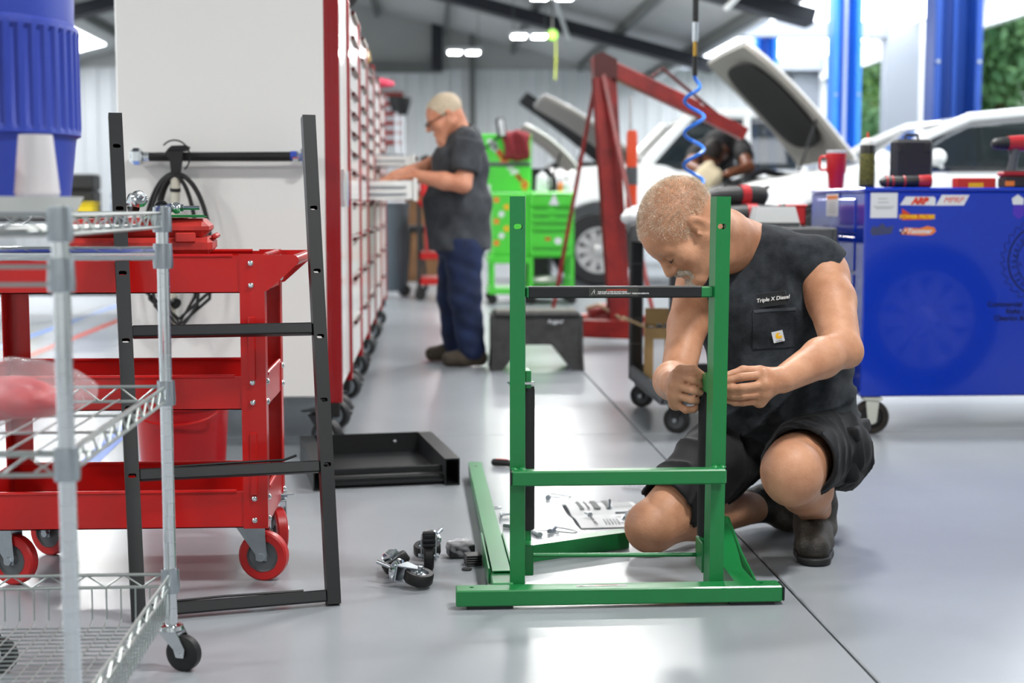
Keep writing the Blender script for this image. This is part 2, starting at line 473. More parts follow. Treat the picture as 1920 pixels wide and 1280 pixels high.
def wheel_parts(t, r, w, mt, mh, M):                 # axle along local x of M
    q = M @ rot('Y', 90)
    MB().lathe([(r * .62, -w / 2), (r * .93, -w / 2), (r, -w * .36), (r, w * .36), (r * .93, w / 2), (r * .62, w / 2)], 32, q, closed=True).build('tyre', mt, t)
    h = MB().lathe([(0, -w * .42), (r * .2, -w * .42), (r * .24, -w * .3), (r * .58, -w * .28), (r * .62, -w * .5), (r * .66, -w * .5), (r * .66, w * .5), (r * .62, w * .5), (r * .58, w * .28), (r * .24, w * .3), (r * .2, w * .42), (0, w * .42)], 28, q).build('hub', mh, t)
    return h
def fork_parts(t, r, w, M, m, plate=None, stem=None, lean=0.):
    fk = MB(); fk.M = M
    top = r * 1.28
    for s in (-1, 1):
        x = s * (w / 2 + .006)
        Mx = Matrix(((0, 0, 1, x), (1, 0, 0, 0), (0, 1, 0, 0), (0, 0, 0, 1)))
        fk.prism([(-r * .22, -r * .15), (r * .22, -r * .15), (r * .24, r * .1), (r * .62 + lean, top), (-r * .62 + lean, top), (-r * .24, r * .1)], .003, Mx)
    fk.box((0, lean, top), (w + .015, r * 1.24, .004), .001)
    fk.build('fork', m, t)
    ax = MB(); ax.M = M; ax.cyl((-w / 2 - .012, 0, 0), (w / 2 + .012, 0, 0), r * .1, n=8)
    for s in (-1, 1): ax.cyl((s * (w / 2 + .007), 0, 0), (s * (w / 2 + .014), 0, 0), r * .17, n=6)
    ax.build('axle_bolt', m_zinc, t)
    if plate:
        b = MB(); b.M = M; b.box((0, lean, top + .016), (plate[0], plate[1], .004), .001); b.lathe([(r * .5, 0), (r * .56, .004), (r * .5, .012)], 20, T(0, lean, top + .001)); b.build('top_plate', m, t)
    if stem:
        b = MB(); b.M = M; b.lathe([(0, 0), (r * .55, 0), (r * .78, .006), (r * .8, .013), (r * .6, .02), (r * .25, .022), (0, .022)], 28, T(0, lean, top + .002)); b.build('bearing', m_chrome, t)
        b = MB(); b.M = M; b.cyl((0, lean, top + .02), (0, lean, top + .02 + stem), .0052, n=12); b.lathe([(0, 0), (.0105, 0), (.0105, .008), (0, .008)], 6, T(0, lean, top + .022))
        b.build('threaded_stem', m_zinc, t)
def caster(label, M, r, w, mt, mh, plate=None, stem=None, lean=0., group=None, name='caster', brake=False):
    t = thing(name, label, 'caster', M=M, group=group)
    I = Matrix.Identity(4)
    wheel_parts(t, r, w, mt, mh, I); fork_parts(t, r, w, I, m_zinc, plate, stem, lean)
    if brake:
        b = MB(); b.box((0, -r * .75, r * 1.35), (w + .008, .012, .045), .003, rot('X', 12))
        for k in range(3): b.box((0, -r * .75 - .007, r * 1.35 - .014 + .013 * k), (w + .004, .006, .006), .001, rot('X', 12))
        b.build('brake_pedal', m_blackp, t)
    return t

XR, XL, YN, YF = -.53, -.905, 2.1, 2.9
ws = thing('wire_shelf_cart', 'chrome wire shelving cart on black casters in the left foreground', 'shelf cart', (-.72, 2.5, 0))
for (x, y) in ((XR, YN), (XR, YF), (XL, YN), (XL, YF)):
    p = MB(); p.cyl((x, y, .095), (x, y, .952), .0127, n=20)
    p = p.build('post', m_chrome, ws, world=True)
    g = MB()
    for k in range(30):
        z = .13 + .0275 * k
        g.lathe([(.0127, -.0006), (.0128, 0), (.0127, .0006)], 16, T(x, y, z))
    g.build('groove_rings', m_zinc, p, world=True)['kind'] = 'stuff'
def collar(x, y, z, h, r=.0185):
    MB().lathe([(.0127, -h / 2), (r, -h / 2), (r * 1.06, -h * .3), (r * .96, h / 2), (.0127, h / 2)], 20, T(x, y, z)).build('collar', m_zinc, ws, world=True)
def rim(z, hgt, pitch=.075):
    mb = MB(); c = [(XR, YN), (XR, YF), (XL, YF), (XL, YN)]
    for i in range(4):
        a = Vector((*c[i], 0)); b = Vector((*c[(i + 1) % 4], 0)); L = (b - a).length; n = int(round(L / pitch))
        mb.cyl(a + V(0, 0, z), b + V(0, 0, z), .0034, n=8); mb.cyl(a + V(0, 0, z - hgt), b + V(0, 0, z - hgt), .0034, n=8)
        pts = [a.lerp(b, (k + .5) / (2 * n)) + V(0, 0, z - (hgt if k % 2 else 0)) for k in range(2 * n)]
        mb.tube(pts, .0021, 6)
    mb.build('shelf_rim', m_wire, ws, world=True)
def deck(z, step=.042, name='shelf_wires'):
    mb = MB(); n = int((XR - XL) / step)
    for k in range(1, n): mb.cyl((XL + k * (XR - XL) / n, YN, z), (XL + k * (XR - XL) / n, YF, z), .0019, n=6)
    for k in range(1, 4): mb.cyl((XL, YN + k * .2, z - .004), (XR, YN + k * .2, z - .004), .0028, n=6)
    mb.build(name, m_wire, ws, world=True)['kind'] = 'stuff'
rim(.938, .028); deck(.915); rim(.588, .03); deck(.562); rim(.2, .026, .08)
for z, h in ((.925, .05), (.575, .05), (.187, .05)):
    for (x, y) in ((XR, YN), (XR, YF), (XL, YN), (XL, YF)): collar(x, y, z, h)
for y in (YN, YF): collar(XR, y, .852, .05, .0195); collar(XL, y, .852, .05, .0195)
bk = MB()
n = 12
for k in range(1, n):
    x = XL + .012 + k * (XR - XL - .024) / n
    bk.tube([(x, YF - .004, .175), (x, YF - .006, .108), (x, YF - .03, .1), (x, YN + .03, .1), (x, YN + .006, .108), (x, YN + .004, .175)], .0017, 6)
for k in range(1, 31):
    y = YN + k * (YF - YN) / 31
    bk.tube([(XR - .004, y, .175), (XR - .008, y, .108), (XR - .03, y, .097), (XL + .03, y, .097), (XL + .008, y, .108), (XL + .004, y, .175)], .0017, 6)
bk.build('wire_basket', m_wire, ws, world=True)['kind'] = 'stuff'
MB().tube([(XL - .05, YF, .857), (XR + .004, YF, .857)], .0145, 16).build('push_handle', m_chrome, ws, world=True)
MB().lathe([(0, .016), (.008, .014), (.0135, .008), (.0145, 0), (0, 0)], 16, T(XR + .004, YF, .857) @ rot('Y', 90)).build('handle_cap', m_zinc, ws, world=True)
lw = MB()
for z in (.864, .838): lw.cyl((XL, YN, z), (XR, YN, z), .0034, n=8)
lw.build('ledge_wires', m_wire, ws, world=True)
for (x, y, a) in ((XR, YF, 68), (XL, YF, 80), (XR, YN, 140), (XL, YN, 100)):
    cp = MB(); M = T(x, y, 0) @ rot('Z', a) @ T(0, -.028, .037)
    q = M @ rot('Y', 90)
    wh = MB().lathe([(0, -.011), (.03, -.012), (.0365, -.009), (.037, 0), (.0365, .009), (.03, .012), (0, .011)], 28, q).build('caster_wheel', m_rubber, ws, world=True)
    f = MB(); f.M = M
    for s in (-1, 1):
        Mx = Matrix(((0, 0, 1, s * .016), (1, 0, 0, 0), (0, 1, 0, 0), (0, 0, 0, 1)))
        f.prism([(-.009, -.006), (.009, -.006), (.014, .01), (.05, .045), (.008, .048), (-.012, .012)], .003, Mx)
    f.lathe([(0, 0), (.022, 0), (.026, .004), (.024, .012), (.015, .016), (0, .016)], 24, T(0, .028, .044)); f.cyl((-.02, 0, 0), (.02, 0, 0), .004, n=8)
    f.build('caster_fork', m_chrome, ws, world=True)

# blue ribbed can standing on the top shelf
can = thing('trash_can', 'blue ribbed plastic can on the top shelf, cut by the left edge', 'can', (-.823, 2.62, .942))
m_bluep = mat('blue_plastic', '#2c3f9e', .42, var=.06, vscale=12, bump=.03, bscale=150)
N = 288; vs = []; fs = []
prof = [(.172, 0), (.176, .004), (.19, .125), (.1915, .131), (.199, .135), (.199, .142), ('r', .15), ('r', .31), (.201, .318), (.2, .326), (.192, .333), (.196, .5), (.206, .51), (.206, .53), (.19, .53), (.185, .45), (.165, .02), (0, .02)]
for (r_, z_) in prof:
    for k in range(N):
        a = 2 * PI * k / N
        rr = r_ if r_ != 'r' else (.2 - (.0055 if k % 6 in (2, 3, 4) else 0))
        vs.append((rr * math.cos(a), rr * math.sin(a), z_))
for i in range(len(prof) - 1): fs += [(i * N + k, i * N + (k + 1) % N, (i + 1) * N + (k + 1) % N, (i + 1) * N + k) for k in range(N)]
fs.append(tuple(range(N)))
MB().add(vs, fs).build('can_body', m_bluep, can, smooth=30)

m_frost = mat('frosted_plastic', '#d9d6d8', .35, alpha=.62)
m_clear = mat('clear_film', '#efecef', .06, alpha=.17, bump=.8, bscale=22)
cup = thing('frosted_cup', 'frosted clear plastic cup upside down before the blue can', 'cup', (-.614, 2.3, .9665))
MB().lathe([(.036, 0), (.0335, .0), (.0245, .094), (0, .094), (0, .0965), (.0255, .0965), (.0268, .09), (.0352, .004)], 40).build('cup_wall', m_frost, cup)
ly = thing('plastic_tray', 'white shallow plastic tray lying on the top wire shelf', 'tray', (-.66, 2.3, .942))
tr_ = MB(); tr_.lathe([(0, .012), (.098, .012), (.11, .024), (.116, .024), (.104, .0), (0, 0)], 40).build('tray_body', mat('white_plastic', '#d8dad6', .4), ly)
rc = thing('red_cup', 'small red plastic cup at the left edge beside frosted cup', 'cup', (-.712, 2.28, .966))
MB().lathe([(.03, 0), (.022, .075), (0, .075), (0, .078), (.024, .078), (.032, .0)], 32).build('cup_wall', mat('red_plastic', '#c92a2a', .35), rc)

pk = thing('plastic_bag', 'clear plastic bag with red article on the middle wire shelf', 'bag', (-.66, 2.4, .59))
f = Field((-.82, 2.28, .585), (-.58, 2.52, .69), .005)
f.ell((-.7, 2.4, .63), (.1, .055, .036), k=.01).ell((-.66, 2.36, .635), (.05, .05, .03), k=.02)
f.folds(.004, lambda X, Y, Z: np.sin(X * 45 + Y * 20) * np.sin(Y * 30 + Z * 40))
f.build('red_article', mat('red_glove', '#c4101c', .5, var=.3, vscale=30), pk)
def crumple(lo, hi, seed, h=.006, lobes=6):
    rg = np.random.default_rng(seed); lo = np.array(lo); hi = np.array(hi); c = (lo + hi) / 2; s = (hi - lo) / 2
    f = Field(lo - .03, hi + .03, h)
    f.ell(c, s * .85)
    for _ in range(lobes):
        o = c + rg.uniform(-.6, .6, 3) * s; f.ell(o, s * rg.uniform(.25, .5, 3) + .004, k=.008)
    a, b, d = rg.uniform(60, 160, 3)
    f.folds(.0045, lambda X, Y, Z: np.abs(np.sin(X * a + Z * b)) + np.abs(np.sin(Y * d - X * b)) - .9)
    return f
crumple((-.84, 2.2, .59), (-.535, 2.5, .71), 3).build('clear_film', m_clear, pk, 0)

# ================================================================ red utility cart
rcart = thing('utility_cart', 'red steel three-tray utility cart with chrome bolts behind the wire shelf', 'cart', (-.775, 3.76, 0))
X0, X1, Y0, Y1 = -1.15, -.405, 3.55, 3.97
def steel_tray(z0, z1, t=.0025):
    b = MB()
    b.bb((X0, Y0, z0), (X1, Y1, z0 + t)); b.bb((X0, Y0, z0), (X1, Y0 + t, z1)); b.bb((X0, Y1 - t, z0), (X1, Y1, z1))
    b.bb((X0, Y0, z0), (X0 + t, Y1, z1)); b.bb((X1 - t, Y0, z0), (X1, Y1, z1))
    tr = b.build('tray', m_red, rcart, world=True)
    e = MB()
    e.cyl((X0 + .06, Y0 + .002, z1), (X1 - .075, Y0 + .002, z1), .005, n=10); e.cyl((X0 + .06, Y1 - .002, z1), (X1 - .075, Y1 - .002, z1), .005, n=10)
    for x in (X0 + .002, X1 - .002): e.cyl((x, Y0 + .06, z1), (x, Y1 - .06, z1), .006, n=10)
    e.build('rolled_rim', m_red, tr, world=True)
for z0, z1 in ((.738, .83), (.447, .53), (.148, .24)): steel_tray(z0, z1)
for (x, sx) in ((X0, 1), (X1, -1)):
    for (y, sy) in ((Y0, 1), (Y1, -1)):
        l = MB(); l.bb((x, y - sy * .003, .146), (x + sx * .058, y, .834)); l.bb((x - sx * .003, y - sy * .003, .146), (x, y + sy * .045, .834))
        for z in (.31, .6): l.box((x + sx * .03, y - sy * .0045, z), (.018, .006, .16), .005)
        leg = l.build('leg', m_red, rcart, world=True)
        for z in (.812, .757, .515, .465, .222, .167):
            bo = MB(); bo.lathe([(0, .007), (.0045, .006), (.0075, .003), (.0085, 0), (0, 0)], 10, T(x + sx * .03, y - sy * .003, z) @ rot('X', 90 * sy)).build('bolt', m_chrome, leg, world=True)
            bo = MB(); bo.lathe([(0, .007), (.0045, .006), (.0075, .003), (.0085, 0), (0, 0)], 10, T(x - sx * .003, y + sy * .022, z) @ rot('Y', -90 * sx))
            bo.build('bolt', m_chrome, leg, world=True)
for y in (Y0 - .002, Y1 + .002):
    b = MB()
    b.prism([(X1 - .005, .832), (X1 + .078, .832), (X1 + .087, .825), (X1 + .087, .812), (X1 + .012, .745), (X1 - .005, .74)], .003, T(0, y, 0) @ rot('X', 90)).build('handle_bracket', m_red, rcart, world=True)
MB().cyl((X1 + .075, Y0, .818), (X1 + .075, Y1, .818), .0135, n=18).build('push_handle', m_red, rcart, world=True)
m_ghub = mat('grey_hub', '#5a5d60', .45)
for (x, y, a) in ((X1 - .045, Y0 + .06, 78), (X1 - .02, Y1 - .05, 20), (X0 + .075, Y0 + .06, 70), (X0 + .09, Y1 - .05, 62)):
    M = T(x, y, 0) @ rot('Z', a) @ T(0, -.03, .0635)
    sub = MB(); I = WM[rcart.name].inverted() @ M
    tt = wheel_parts(rcart, .0635, .03, m_redw, m_ghub, I)
    fork_parts(rcart, .0635, .03, I, m_zinc, plate=(.09, .07), lean=.03)

# red blow-moulded case on the cart, with casters on a green plate on top
m_case = mat('worn_red_plastic', '#c3322a', .5, var=.35, vscale=9, col2='#7d1c18')
cs = thing('tool_case', 'worn red plastic tool case lying on the red utility cart', 'tool case', (-.74, 3.73, .832), rz=6)
b = MB(); b.bb((-.17, -.155, 0), (.19, .175, .042), .012); lower = b.build('case_bottom', m_case, cs)
b = MB(); b.bb((-.165, -.15, .0425), (.182, .168, .088), .018); top = b.build('case_lid', m_case, cs)
MB().bb((-.1, -.12, .0875), (.12, .13, .09), .002).build('lid_panel', m_case, cs)
MB().bb((.1, -.162, .03), (.15, -.15, .055), .003).build('latch', m_case, cs)
MB().bb((.186, -.1, .037), (.2, .12, .05), .004).build('handle_rib', m_case, cs)
m_green = mat('green_powder_coat', '#16733a', .35, bump=.03, bscale=500, coat=.15)
gp = thing('green_plate', 'flat green steel plates lying on the red tool case', 'plate', (-.64, 3.68, .924), rz=12)
MB().bb((-.08, -.09, 0), (.075, .09, .003), .001).build('plate', m_green, gp)
MB().bb((-.05, -.085, .0032), (.07, .08, .0062), .001).build('plate', m_green, gp)
caster('small caster with threaded stem pointing right on red case', T(-.672, 3.68, .948) @ rot('Y', 90) @ rot('Z', 90) @ T(0, 0, 0), .019, .014, m_rubber, m_dgrey, stem=.05)
caster('small chrome caster lying on the left of green plate', T(-.74, 3.66, .958) @ rot('Z', 30) @ rot('X', 75), .027, .018, m_rubber, m_dgrey, stem=.03)

# red bucket behind the cart
bu = thing('bucket', 'red plastic bucket with wire handle on floor behind red cart', 'bucket', (-.81, 4.72, 0))
MB().lathe([(.128, 0), (.132, .004), (.15, .3), (.158, .3), (.16, .335), (.153, .345), (.153, .372), (.157, .374), (.157, .38), (.146, .38), (.124, .01), (0, .01)], 48).build('bucket_body', mat('red_bucket_plastic', '#a3161c', .3), bu)
MB().tube([(-.155 * math.cos(a), -.16, .33 - .075 * math.sin(a)) for a in np.linspace(0, PI, 13)], .004, 8).build('bail', m_red, bu)

def STAD(a, r): return [(math.copysign(a - r, math.cos(t)) + r * math.cos(t), r * math.sin(t)) for t in [2 * PI * (k + .5) / 20 for k in range(20)]]
# ================================================================ black steel frame leaning on the red cart
bf = thing('ladder_rack', 'black steel ladder-shaped frame with slotted posts leaning on red cart', 'frame', (-.45, 3.3, 0))
BL, BR = V(-.667, 3.245, .002), V(-.229, 3.36, .002); TL, TR = V(-.771, 3.62, 1.177), V(-.298, 3.655, 1.177)
wdir = (BR - BL).normalized()
for (a, b, ts) in ((BL, TL, (.27, .40, .533, .668, .8, .93)), (BR, TR, (.275, .405, .535, .67, .802))):
    p = MB(); nrm = wdir.cross(b - a).normalized(); p.sqtube(a, b, .0325, .0325, .003, up=nrm)
    o = p.build('post', m_black, bf, world=True)
    c = MB(); inv = WM[bf.name].inverted()
    for t_ in ts:
        q = a.lerp(b, t_)
        zd = nrm.cross(wdir); Mq = Matrix((wdir, zd, nrm)).transposed().to_4x4(); Mq.translation = q
        c.prism(STAD(.0095, .0053), .07, Mq)
    c.v = [inv @ v for v in c.v]
    cutout(o, c)
for k, t_ in enumerate((.017, .272, .552)):
    a = BL.lerp(TL, t_); b = BR.lerp(TR, t_); d = (b - a).normalized()
    nrm = d.cross(TL - BL).normalized()
    o = MB().beam(a + d * .0163, b - d * .0163, .028, .03, .003, up=nrm).build('rung', m_black, bf, world=True)
    if k < 2:
        s0 = a.lerp(b, .1 + .1 * k); s1 = a.lerp(b, .78); up = (TL - BL).normalized() * .0165
        MB().tube([s0 + up, s0.lerp(s1, .5) + up * 1.15, s1 + up + (V(0, 0, .004) if k else V(0, 0, 0)), s1 + d * .03 + up + (V(0, 0, .014) if k else V(0, 0, 0))], .003, 4).build('loose_strip', m_blackp, bf, world=True)

# ================================================================ white tool cabinets with red trim
m_cab = mat('white_cabinet_enamel', '#e4e4e1', .25, coat=.3)
m_trim = mat('red_trim', '#8c1016', .25, coat=.4)
XF = -.335; XB = -1.155
m_pull = mat('cabinet_pull', '#4a1518', .3, metal=.4)
def cabinet(y0, y1, z1, label, kind, opened=()):
    t = thing('tool_cabinet', label, 'cabinet', ((XF + XB) / 2, (y0 + y1) / 2, 0), group='white tool cabinets')
    body = MB().bb((XB, y0 + .004, .222), (XF - .022, y1 - .004, z1), .006).build('body', m_cab, t, world=True)
    for y, s in ((y0, 1), (y1, -1)):
        b = MB(); b.bb((XF - .05, y + s * .001, .2), (XF + .009, y + s * .03, z1 + .01), .004)
        b.bb((XF - .036, y - s * .001, .2), (XF - .028, y + s * .003, z1 + .01), .001); b.bb((XF - .014, y - s * .001, .2), (XF - .006, y + s * .003, z1 + .01), .001)
        b.build('corner_trim', m_trim, t, world=True)
        MB().bb((XF - .045, y + s * .002, .145), (XF - .003, y + s * .03, .2), .004).build('foot', m_rubber, t, world=True)
    if kind == 'locker':
        for (a, b_) in ((y0 + .03, (y0 + y1) / 2 - .002), ((y0 + y1) / 2 + .002, y1 - .03)):
            d = MB().bb((XF - .022, a, .24), (XF - .002, b_, z1 - .02), .004).build('door', m_cab, t, world=True)
            MB().bb((XF - .002, (a + b_) / 2 - .02, .95), (XF + .012, (a + b_) / 2 + .02, 1.1), .004).build('door_handle', m_chrome, d, world=True)
    else:
        z = .24; hs = [.2, .2, .18, .16, .137, .085, .09, .09, .09, .11, .14, .15]
        k = 0
        while z < z1 - .05 and k < len(hs):
            h = min(hs[k], z1 - .02 - z); ext = 0.
            for (kk, e) in opened:
                if kk == k: ext = e
            d = MB()
            d.bb((XF - .02 + ext, y0 + .03, z + .004), (XF + ext, y1 - .03, z + h - .004), .003)
            if ext:
                for (ya, yb) in ((y0 + .045, y0 + .049), (y1 - .049, y1 - .045)): d.bb((XF - .02, ya, z + .012), (XF - .02 + ext, yb, z + h - .018))
                d.bb((XF - .02, y0 + .045, z + .012), (XF - .02 + ext, y1 - .045, z + .016))
            dr = d.build('drawer', m_cab, t, world=True)
            MB().bb((XF + ext - .002, (y0 + y1) / 2 - .2, z + h - .024), (XF + ext + .018, (y0 + y1) / 2 + .2, z + h - .006), .004).build('drawer_pull', m_pull, dr, world=True)
            if ext:
                for q in (.045, .085):
                    if q < h: MB().bb((XF - .02, y0 + .036, z + q - .008), (XF - .06 + ext, y0 + .0455, z + q + .004), .003).build('slide_rail', m_zinc, dr, world=True)
            z += h; k += 1
    for y in (y0 + .09, y1 - .09):
        for x in (XF - .085, XB + .09):
            M = T(x, y, 0) @ rot('Z', 65) @ T(0, -.03, .063); I = WM[t.name].inverted() @ M
            wheel_parts(t, .063, .045, m_rubber, m_zinc, I); fork_parts(t, .063, .045, I, m_blackp, plate=(.1, .12), lean=.03)
            if x > -1: MB().box((x + .07, y, .075), (.05, .06, .016), .004, rot('Y', 20)).build('brake_tab', m_blackp, t, world=True)
    return t
c0 = cabinet(5.45, 6.2, 1.87, 'white locker with red corner trim, its broad side towards the camera', 'locker')
cabinet(6.21, 7.2, 1.85, 'white drawer cabinet next behind the big white locker', 'd')
cabinet(7.21, 8.14, 1.85, 'white drawer cabinet third in the row, before the open drawers', 'd')
cabinet(8.15, 9.2, 1.8, 'white drawer cabinet with open drawer under the standing man\'s hands', 'd', ((4, .28),))
cabinet(9.21, 10.4, 1.84, 'white drawer cabinet with its upper drawer pulled out behind the man\'s arms', 'd', ((6, .26),))
cabinet(10.41, 11.6, 1.84, 'white drawer cabinet at the far end of the row', 'd')
h = MB(); h.tube([(-1.04, 5.385, 1.135), (-.478, 5.385, 1.139)], .0165, 20); hb = h.build('grip_bar', m_rubber, c0, world=True)
rg_ = MB()
for k in range(90): rg_.lathe([(.0165, -.0018), (.0178, 0), (.0165, .0018)], 14, T(-1.0 + k * .0056, 5.385, 1.1355) @ rot('Y', 90))
rg_.build('grip_ribs', m_rubber, hb, world=True)['kind'] = 'stuff'
for x, s in ((-1.07, 1), (-.452, -1)):
    b = MB(); b.box((x, 5.385, 1.136), (.05, .06, .062), .014); b.cyl((x, 5.385, 1.136), (x + s * .045, 5.385, 1.136), .019, .0185, n=20); b.cyl((x, 5.45, 1.136), (x, 5.36, 1.136), .022, n=18)
    b.build('grip_bracket', m_chrome, c0, world=True)
MB().cyl((-.505, 5.385, 1.1388), (-.482, 5.385, 1.139), .019, n=18).build('blue_tape', mat('blue_tape', '#2f48a8', .5), hb, world=True)

# work light with coiled cord hung on the grip bar
wk = thing('work_light', 'white tube work light with black hook and coiled cord on cabinet bar', 'work light', (-.935, 5.35, .45))
b = MB()
b.prism([(-.032, .03), (-.012, .05), (.04, .052), (.055, .045), (.05, .036), (.03, .034), (.026, 0), (.016, -.062), (-.014, -.062), (-.02, 0), (-.034, .016)], .022, T(-.925, 5.355, 1.125) @ rot('X', 90))
b.bb((-.95, 5.34, 1.155), (-.885, 5.41, 1.168), .004)
b.build('hook', m_blackp, wk, world=True)
b = MB(); b.tube([(-.925, 5.35, 1.068), (-.93, 5.36, 1.0), (-.962, 5.395, .5)], .0185, 16); b.build('light_tube', mat('aged_white_plastic', '#c9c7b8', .4), wk, world=True)
MB().tube([(-.9278, 5.356, 1.02), (-.9285, 5.358, 1.008)], .0198, 16).build('band', m_blackp, wk, world=True)
MB().tube([(-.955, 5.39, .62), (-.956, 5.391, .6), (-.935, 5.37, .59)], .021, 12).build('switch', m_blackp, wk, world=True)
def loop(cx, y, zt, wl, wr, drop, n=40):
    pts = []
    for k in range(n + 1):
        a = PI * k / n
        x = cx - (wl if a < PI / 2 else wr) * math.cos(a)
        pts.append((x, y + .01 * math.sin(3 * a), zt - drop + drop * math.sin(a) ** .9))
    return pts
cd = MB()
for (wl_, wr_, zt, dr, y) in ((.13, .125, 1.075, .34, 5.36), (.115, .125, 1.07, .36, 5.352), (.095, .08, 1.065, .38, 5.345), (.08, .07, 1.058, .34, 5.365)):
    pts = loop(-.925, y, zt, wl_, wr_, dr); cd.tube(pts, .0065, 8)
    a0 = pts[0]; a1 = pts[-1]
    cd.tube([a0, (a0[0] + .01, a0[1], a0[2] - .1), (-.925, a0[1], a0[2] - .2), (a1[0] - .01, a1[1], a1[2] - .1), a1], .0065, 8)
cd.tube([(-.925 + .055 * math.cos(a), 5.345, 1.135 + .06 * math.sin(a)) for a in np.linspace(-.9, 2.4, 20)], .003, 6)
cd.build('cord', m_rubber, wk, world=True)

# black bag and other things on top of the cabinets
o = thing('cloth_bag', 'black cloth bag on top of the second white cabinet', 'bag', (-.5, 6.75, 1.862))
f = Field((-.66, 6.55, 1.84), (-.26, 7.0, 2.1), .015); f.ell((-.44, 6.78, 1.93), (.13, .16, .075)).ell((-.38, 6.75, 1.98), (.07, .1, .06), k=.03); f.plane((0, 0, 1.862), (0, 0, -1)); f.build('bag_body', m_rubber, o)
o = thing('yellow_box', 'small yellow tool box on top of fourth white cabinet', 'box', (-.42, 8.6, 1.812)); MB().bb((-.1, -.12, 0), (.09, .12, .04), .008).build('box_body', mat('yellow_paint', '#c79a28', .5), o); MB().bb((-.1, -.12, .041), (.09, .12, .055), .008).build('lid', mat('yellow_paint', '#c79a28', .5), o)
o = thing('pink_cloth', 'pink cloth draped on top of the cabinet row\'s far end', 'cloth', (-.36, 10.9, 1.852))
f = Field((-.56, 10.7, 1.83), (-.18, 11.1, 1.98), .012); f.ell((-.37, 10.9, 1.875), (.1, .13, .035)).ell((-.3, 10.88, 1.87), (.06, .08, .03), k=.03); f.plane((0, 0, 1.852), (0, 0, -1)); f.folds(.008, lambda X, Y, Z: np.sin(X * 60) * np.sin(Y * 45)); f.build('cloth_body', mat('pink_cloth', '#e0506a', .8), o)

# ================================================================ black drawer-like tray on the floor
tr = thing('floor_tray', 'black steel tray with open tube ends lying on the floor', 'tray', (-.385, 4.74, 0), rz=9.2)
b = MB(); W_, D_ = .5, .6
b.bb((.05, .02, .012), (W_ - .05, D_, .02)); b.build('tray_floor', m_black, tr)
for x in (0., W_ - .052):
    side = MB().sqtube((x + .026, 0, .047), (x + .026, D_, .047), .052, .092, .004, up=(0, 0, 1)).build('side_tube', m_black, tr)
MB().bb((.05, D_ - .004, .012), (W_ - .05, D_, .094)).build('back_wall', m_black, tr)
for z0, z1 in ((.004, .034), (.038, .062)): MB().bb((.052, .03 + z0, z0), (W_ - .052, .06, z1), .003).build('front_rail', m_black, tr)
for x in (.11, .36):
    MB().lathe([(0, .003), (.004, .002), (.006, 0), (0, 0)], 10, T(x, D_ - .004, .06) @ rot('X', 90)).build('rivet', m_zinc, tr)
MB().lathe([(0, .008), (.01, .006), (.014, 0), (0, 0)], 12, T(W_ - .07, .22, .02)).build('bolt', m_zinc, tr)

# ================================================================ green stand being assembled
gs = thing('green_stand', 'green steel stand with two uprights being assembled by the kneeling man', 'stand', (.455, 3.33, 0))
def gpart(name, mb, m=None, par=None): return mb.build(name, m or m_green, par or gs, world=True)
inv = WM[gs.name].inverted()
def cutw(o, c): c.v = [inv @ v for v in c.v]; cutout(o, c)
base = gpart('base_beam', MB().bb((.064, 3.29, .0085), (.846, 3.345, .0475), .003))
c = MB()
for x, y in ((.102, 3.322), (.8, 3.322)): c.cyl((x, y, .03), (x, y, .06), .0055, n=16)
cutw(base, c)
gpart('end_cap', MB().bb((.8462, 3.291, .0095), (.852, 3.344, .0465), .003), m_blackp)
gpart('pad', MB().bb((.09, 3.3, 0), (.2, 3.34, .0085), .001), m_blackp); gpart('pad', MB().bb((.72, 3.3, 0), (.83, 3.34, .0085), .001), m_blackp)
for x, lean, a in ((.215, .0, 6), (.7, -.006, -10)):
    p = MB(); p.sqtube((x + lean, 3.372, .03), (x, 3.372, .975), .036, .04, .0025, up=(math.sin(math.radians(a)), math.cos(math.radians(a)), 0))
    o = gpart('upright', p)
    c = MB()
    c.prism(STAD(.0105, .0064), .07, T(x, 3.372, .904) @ rot('X', 90))
    cutw(o, c)
cb = gpart('cross_bar', MB().bb((.198, 3.314, .291), (.712, 3.351, .327), .0035))
gpart('bar_plug', MB().bb((.1955, 3.316, .293), (.1979, 3.349, .325), .001), m_blackp, cb)
for x in (.206, .225, .69, .708):
    gpart('weld_bead', MB().lathe([(0, .005), (.006, .004), (.01, 0), (0, 0)], 8, T(x, 3.349, .3265)), None, cb)
tb = gpart('top_bar', MB().bb((.234, 3.36, .735), (.683, 3.386, .761), .003))
gpart('black_sleeve', MB().bb((.239, 3.3585, .7345), (.656, 3.3875, .7622), .003), m_black, tb)
m_decal = mat('dark_decal', '#33352f', .3); m_wtxt = mat('white_print', '#e8e8e6', .5); m_rtxt = mat('red_print', '#d2402a', .5); m_btxt = mat('black_print', '#15161a', .5)
gpart('warning_decal', MB().bb((.384, 3.3578, .7385), (.502, 3.3584, .7582)), m_decal, tb)
FM = lambda x, y, z: T(x, y, z) @ FACE
lettering('CAUTION/ATTENTION', .0048, m_rtxt, tb, FM(.45, 3.3574, .7535), bold=.0001, depth=.0002)
lettering('THIS IS NOT A STEP DO NOT STAND.', .0042, m_wtxt, tb, FM(.4045, 3.3574, .7492), align='LEFT', bold=.0001, depth=.0002)
lettering("CECI N'EST PAS UNE MARCHE, NE VOUS Y  TENEZ PAS DEBOUTS.", .0042, m_wtxt, tb, FM(.4045, 3.3574, .7452), align='LEFT', bold=.0001, depth=.0002)
w = MB(); tri = [V(.3965, 3.3574, .7545), V(.4035, 3.3574, .7432), V(.3895, 3.3574, .7432)]
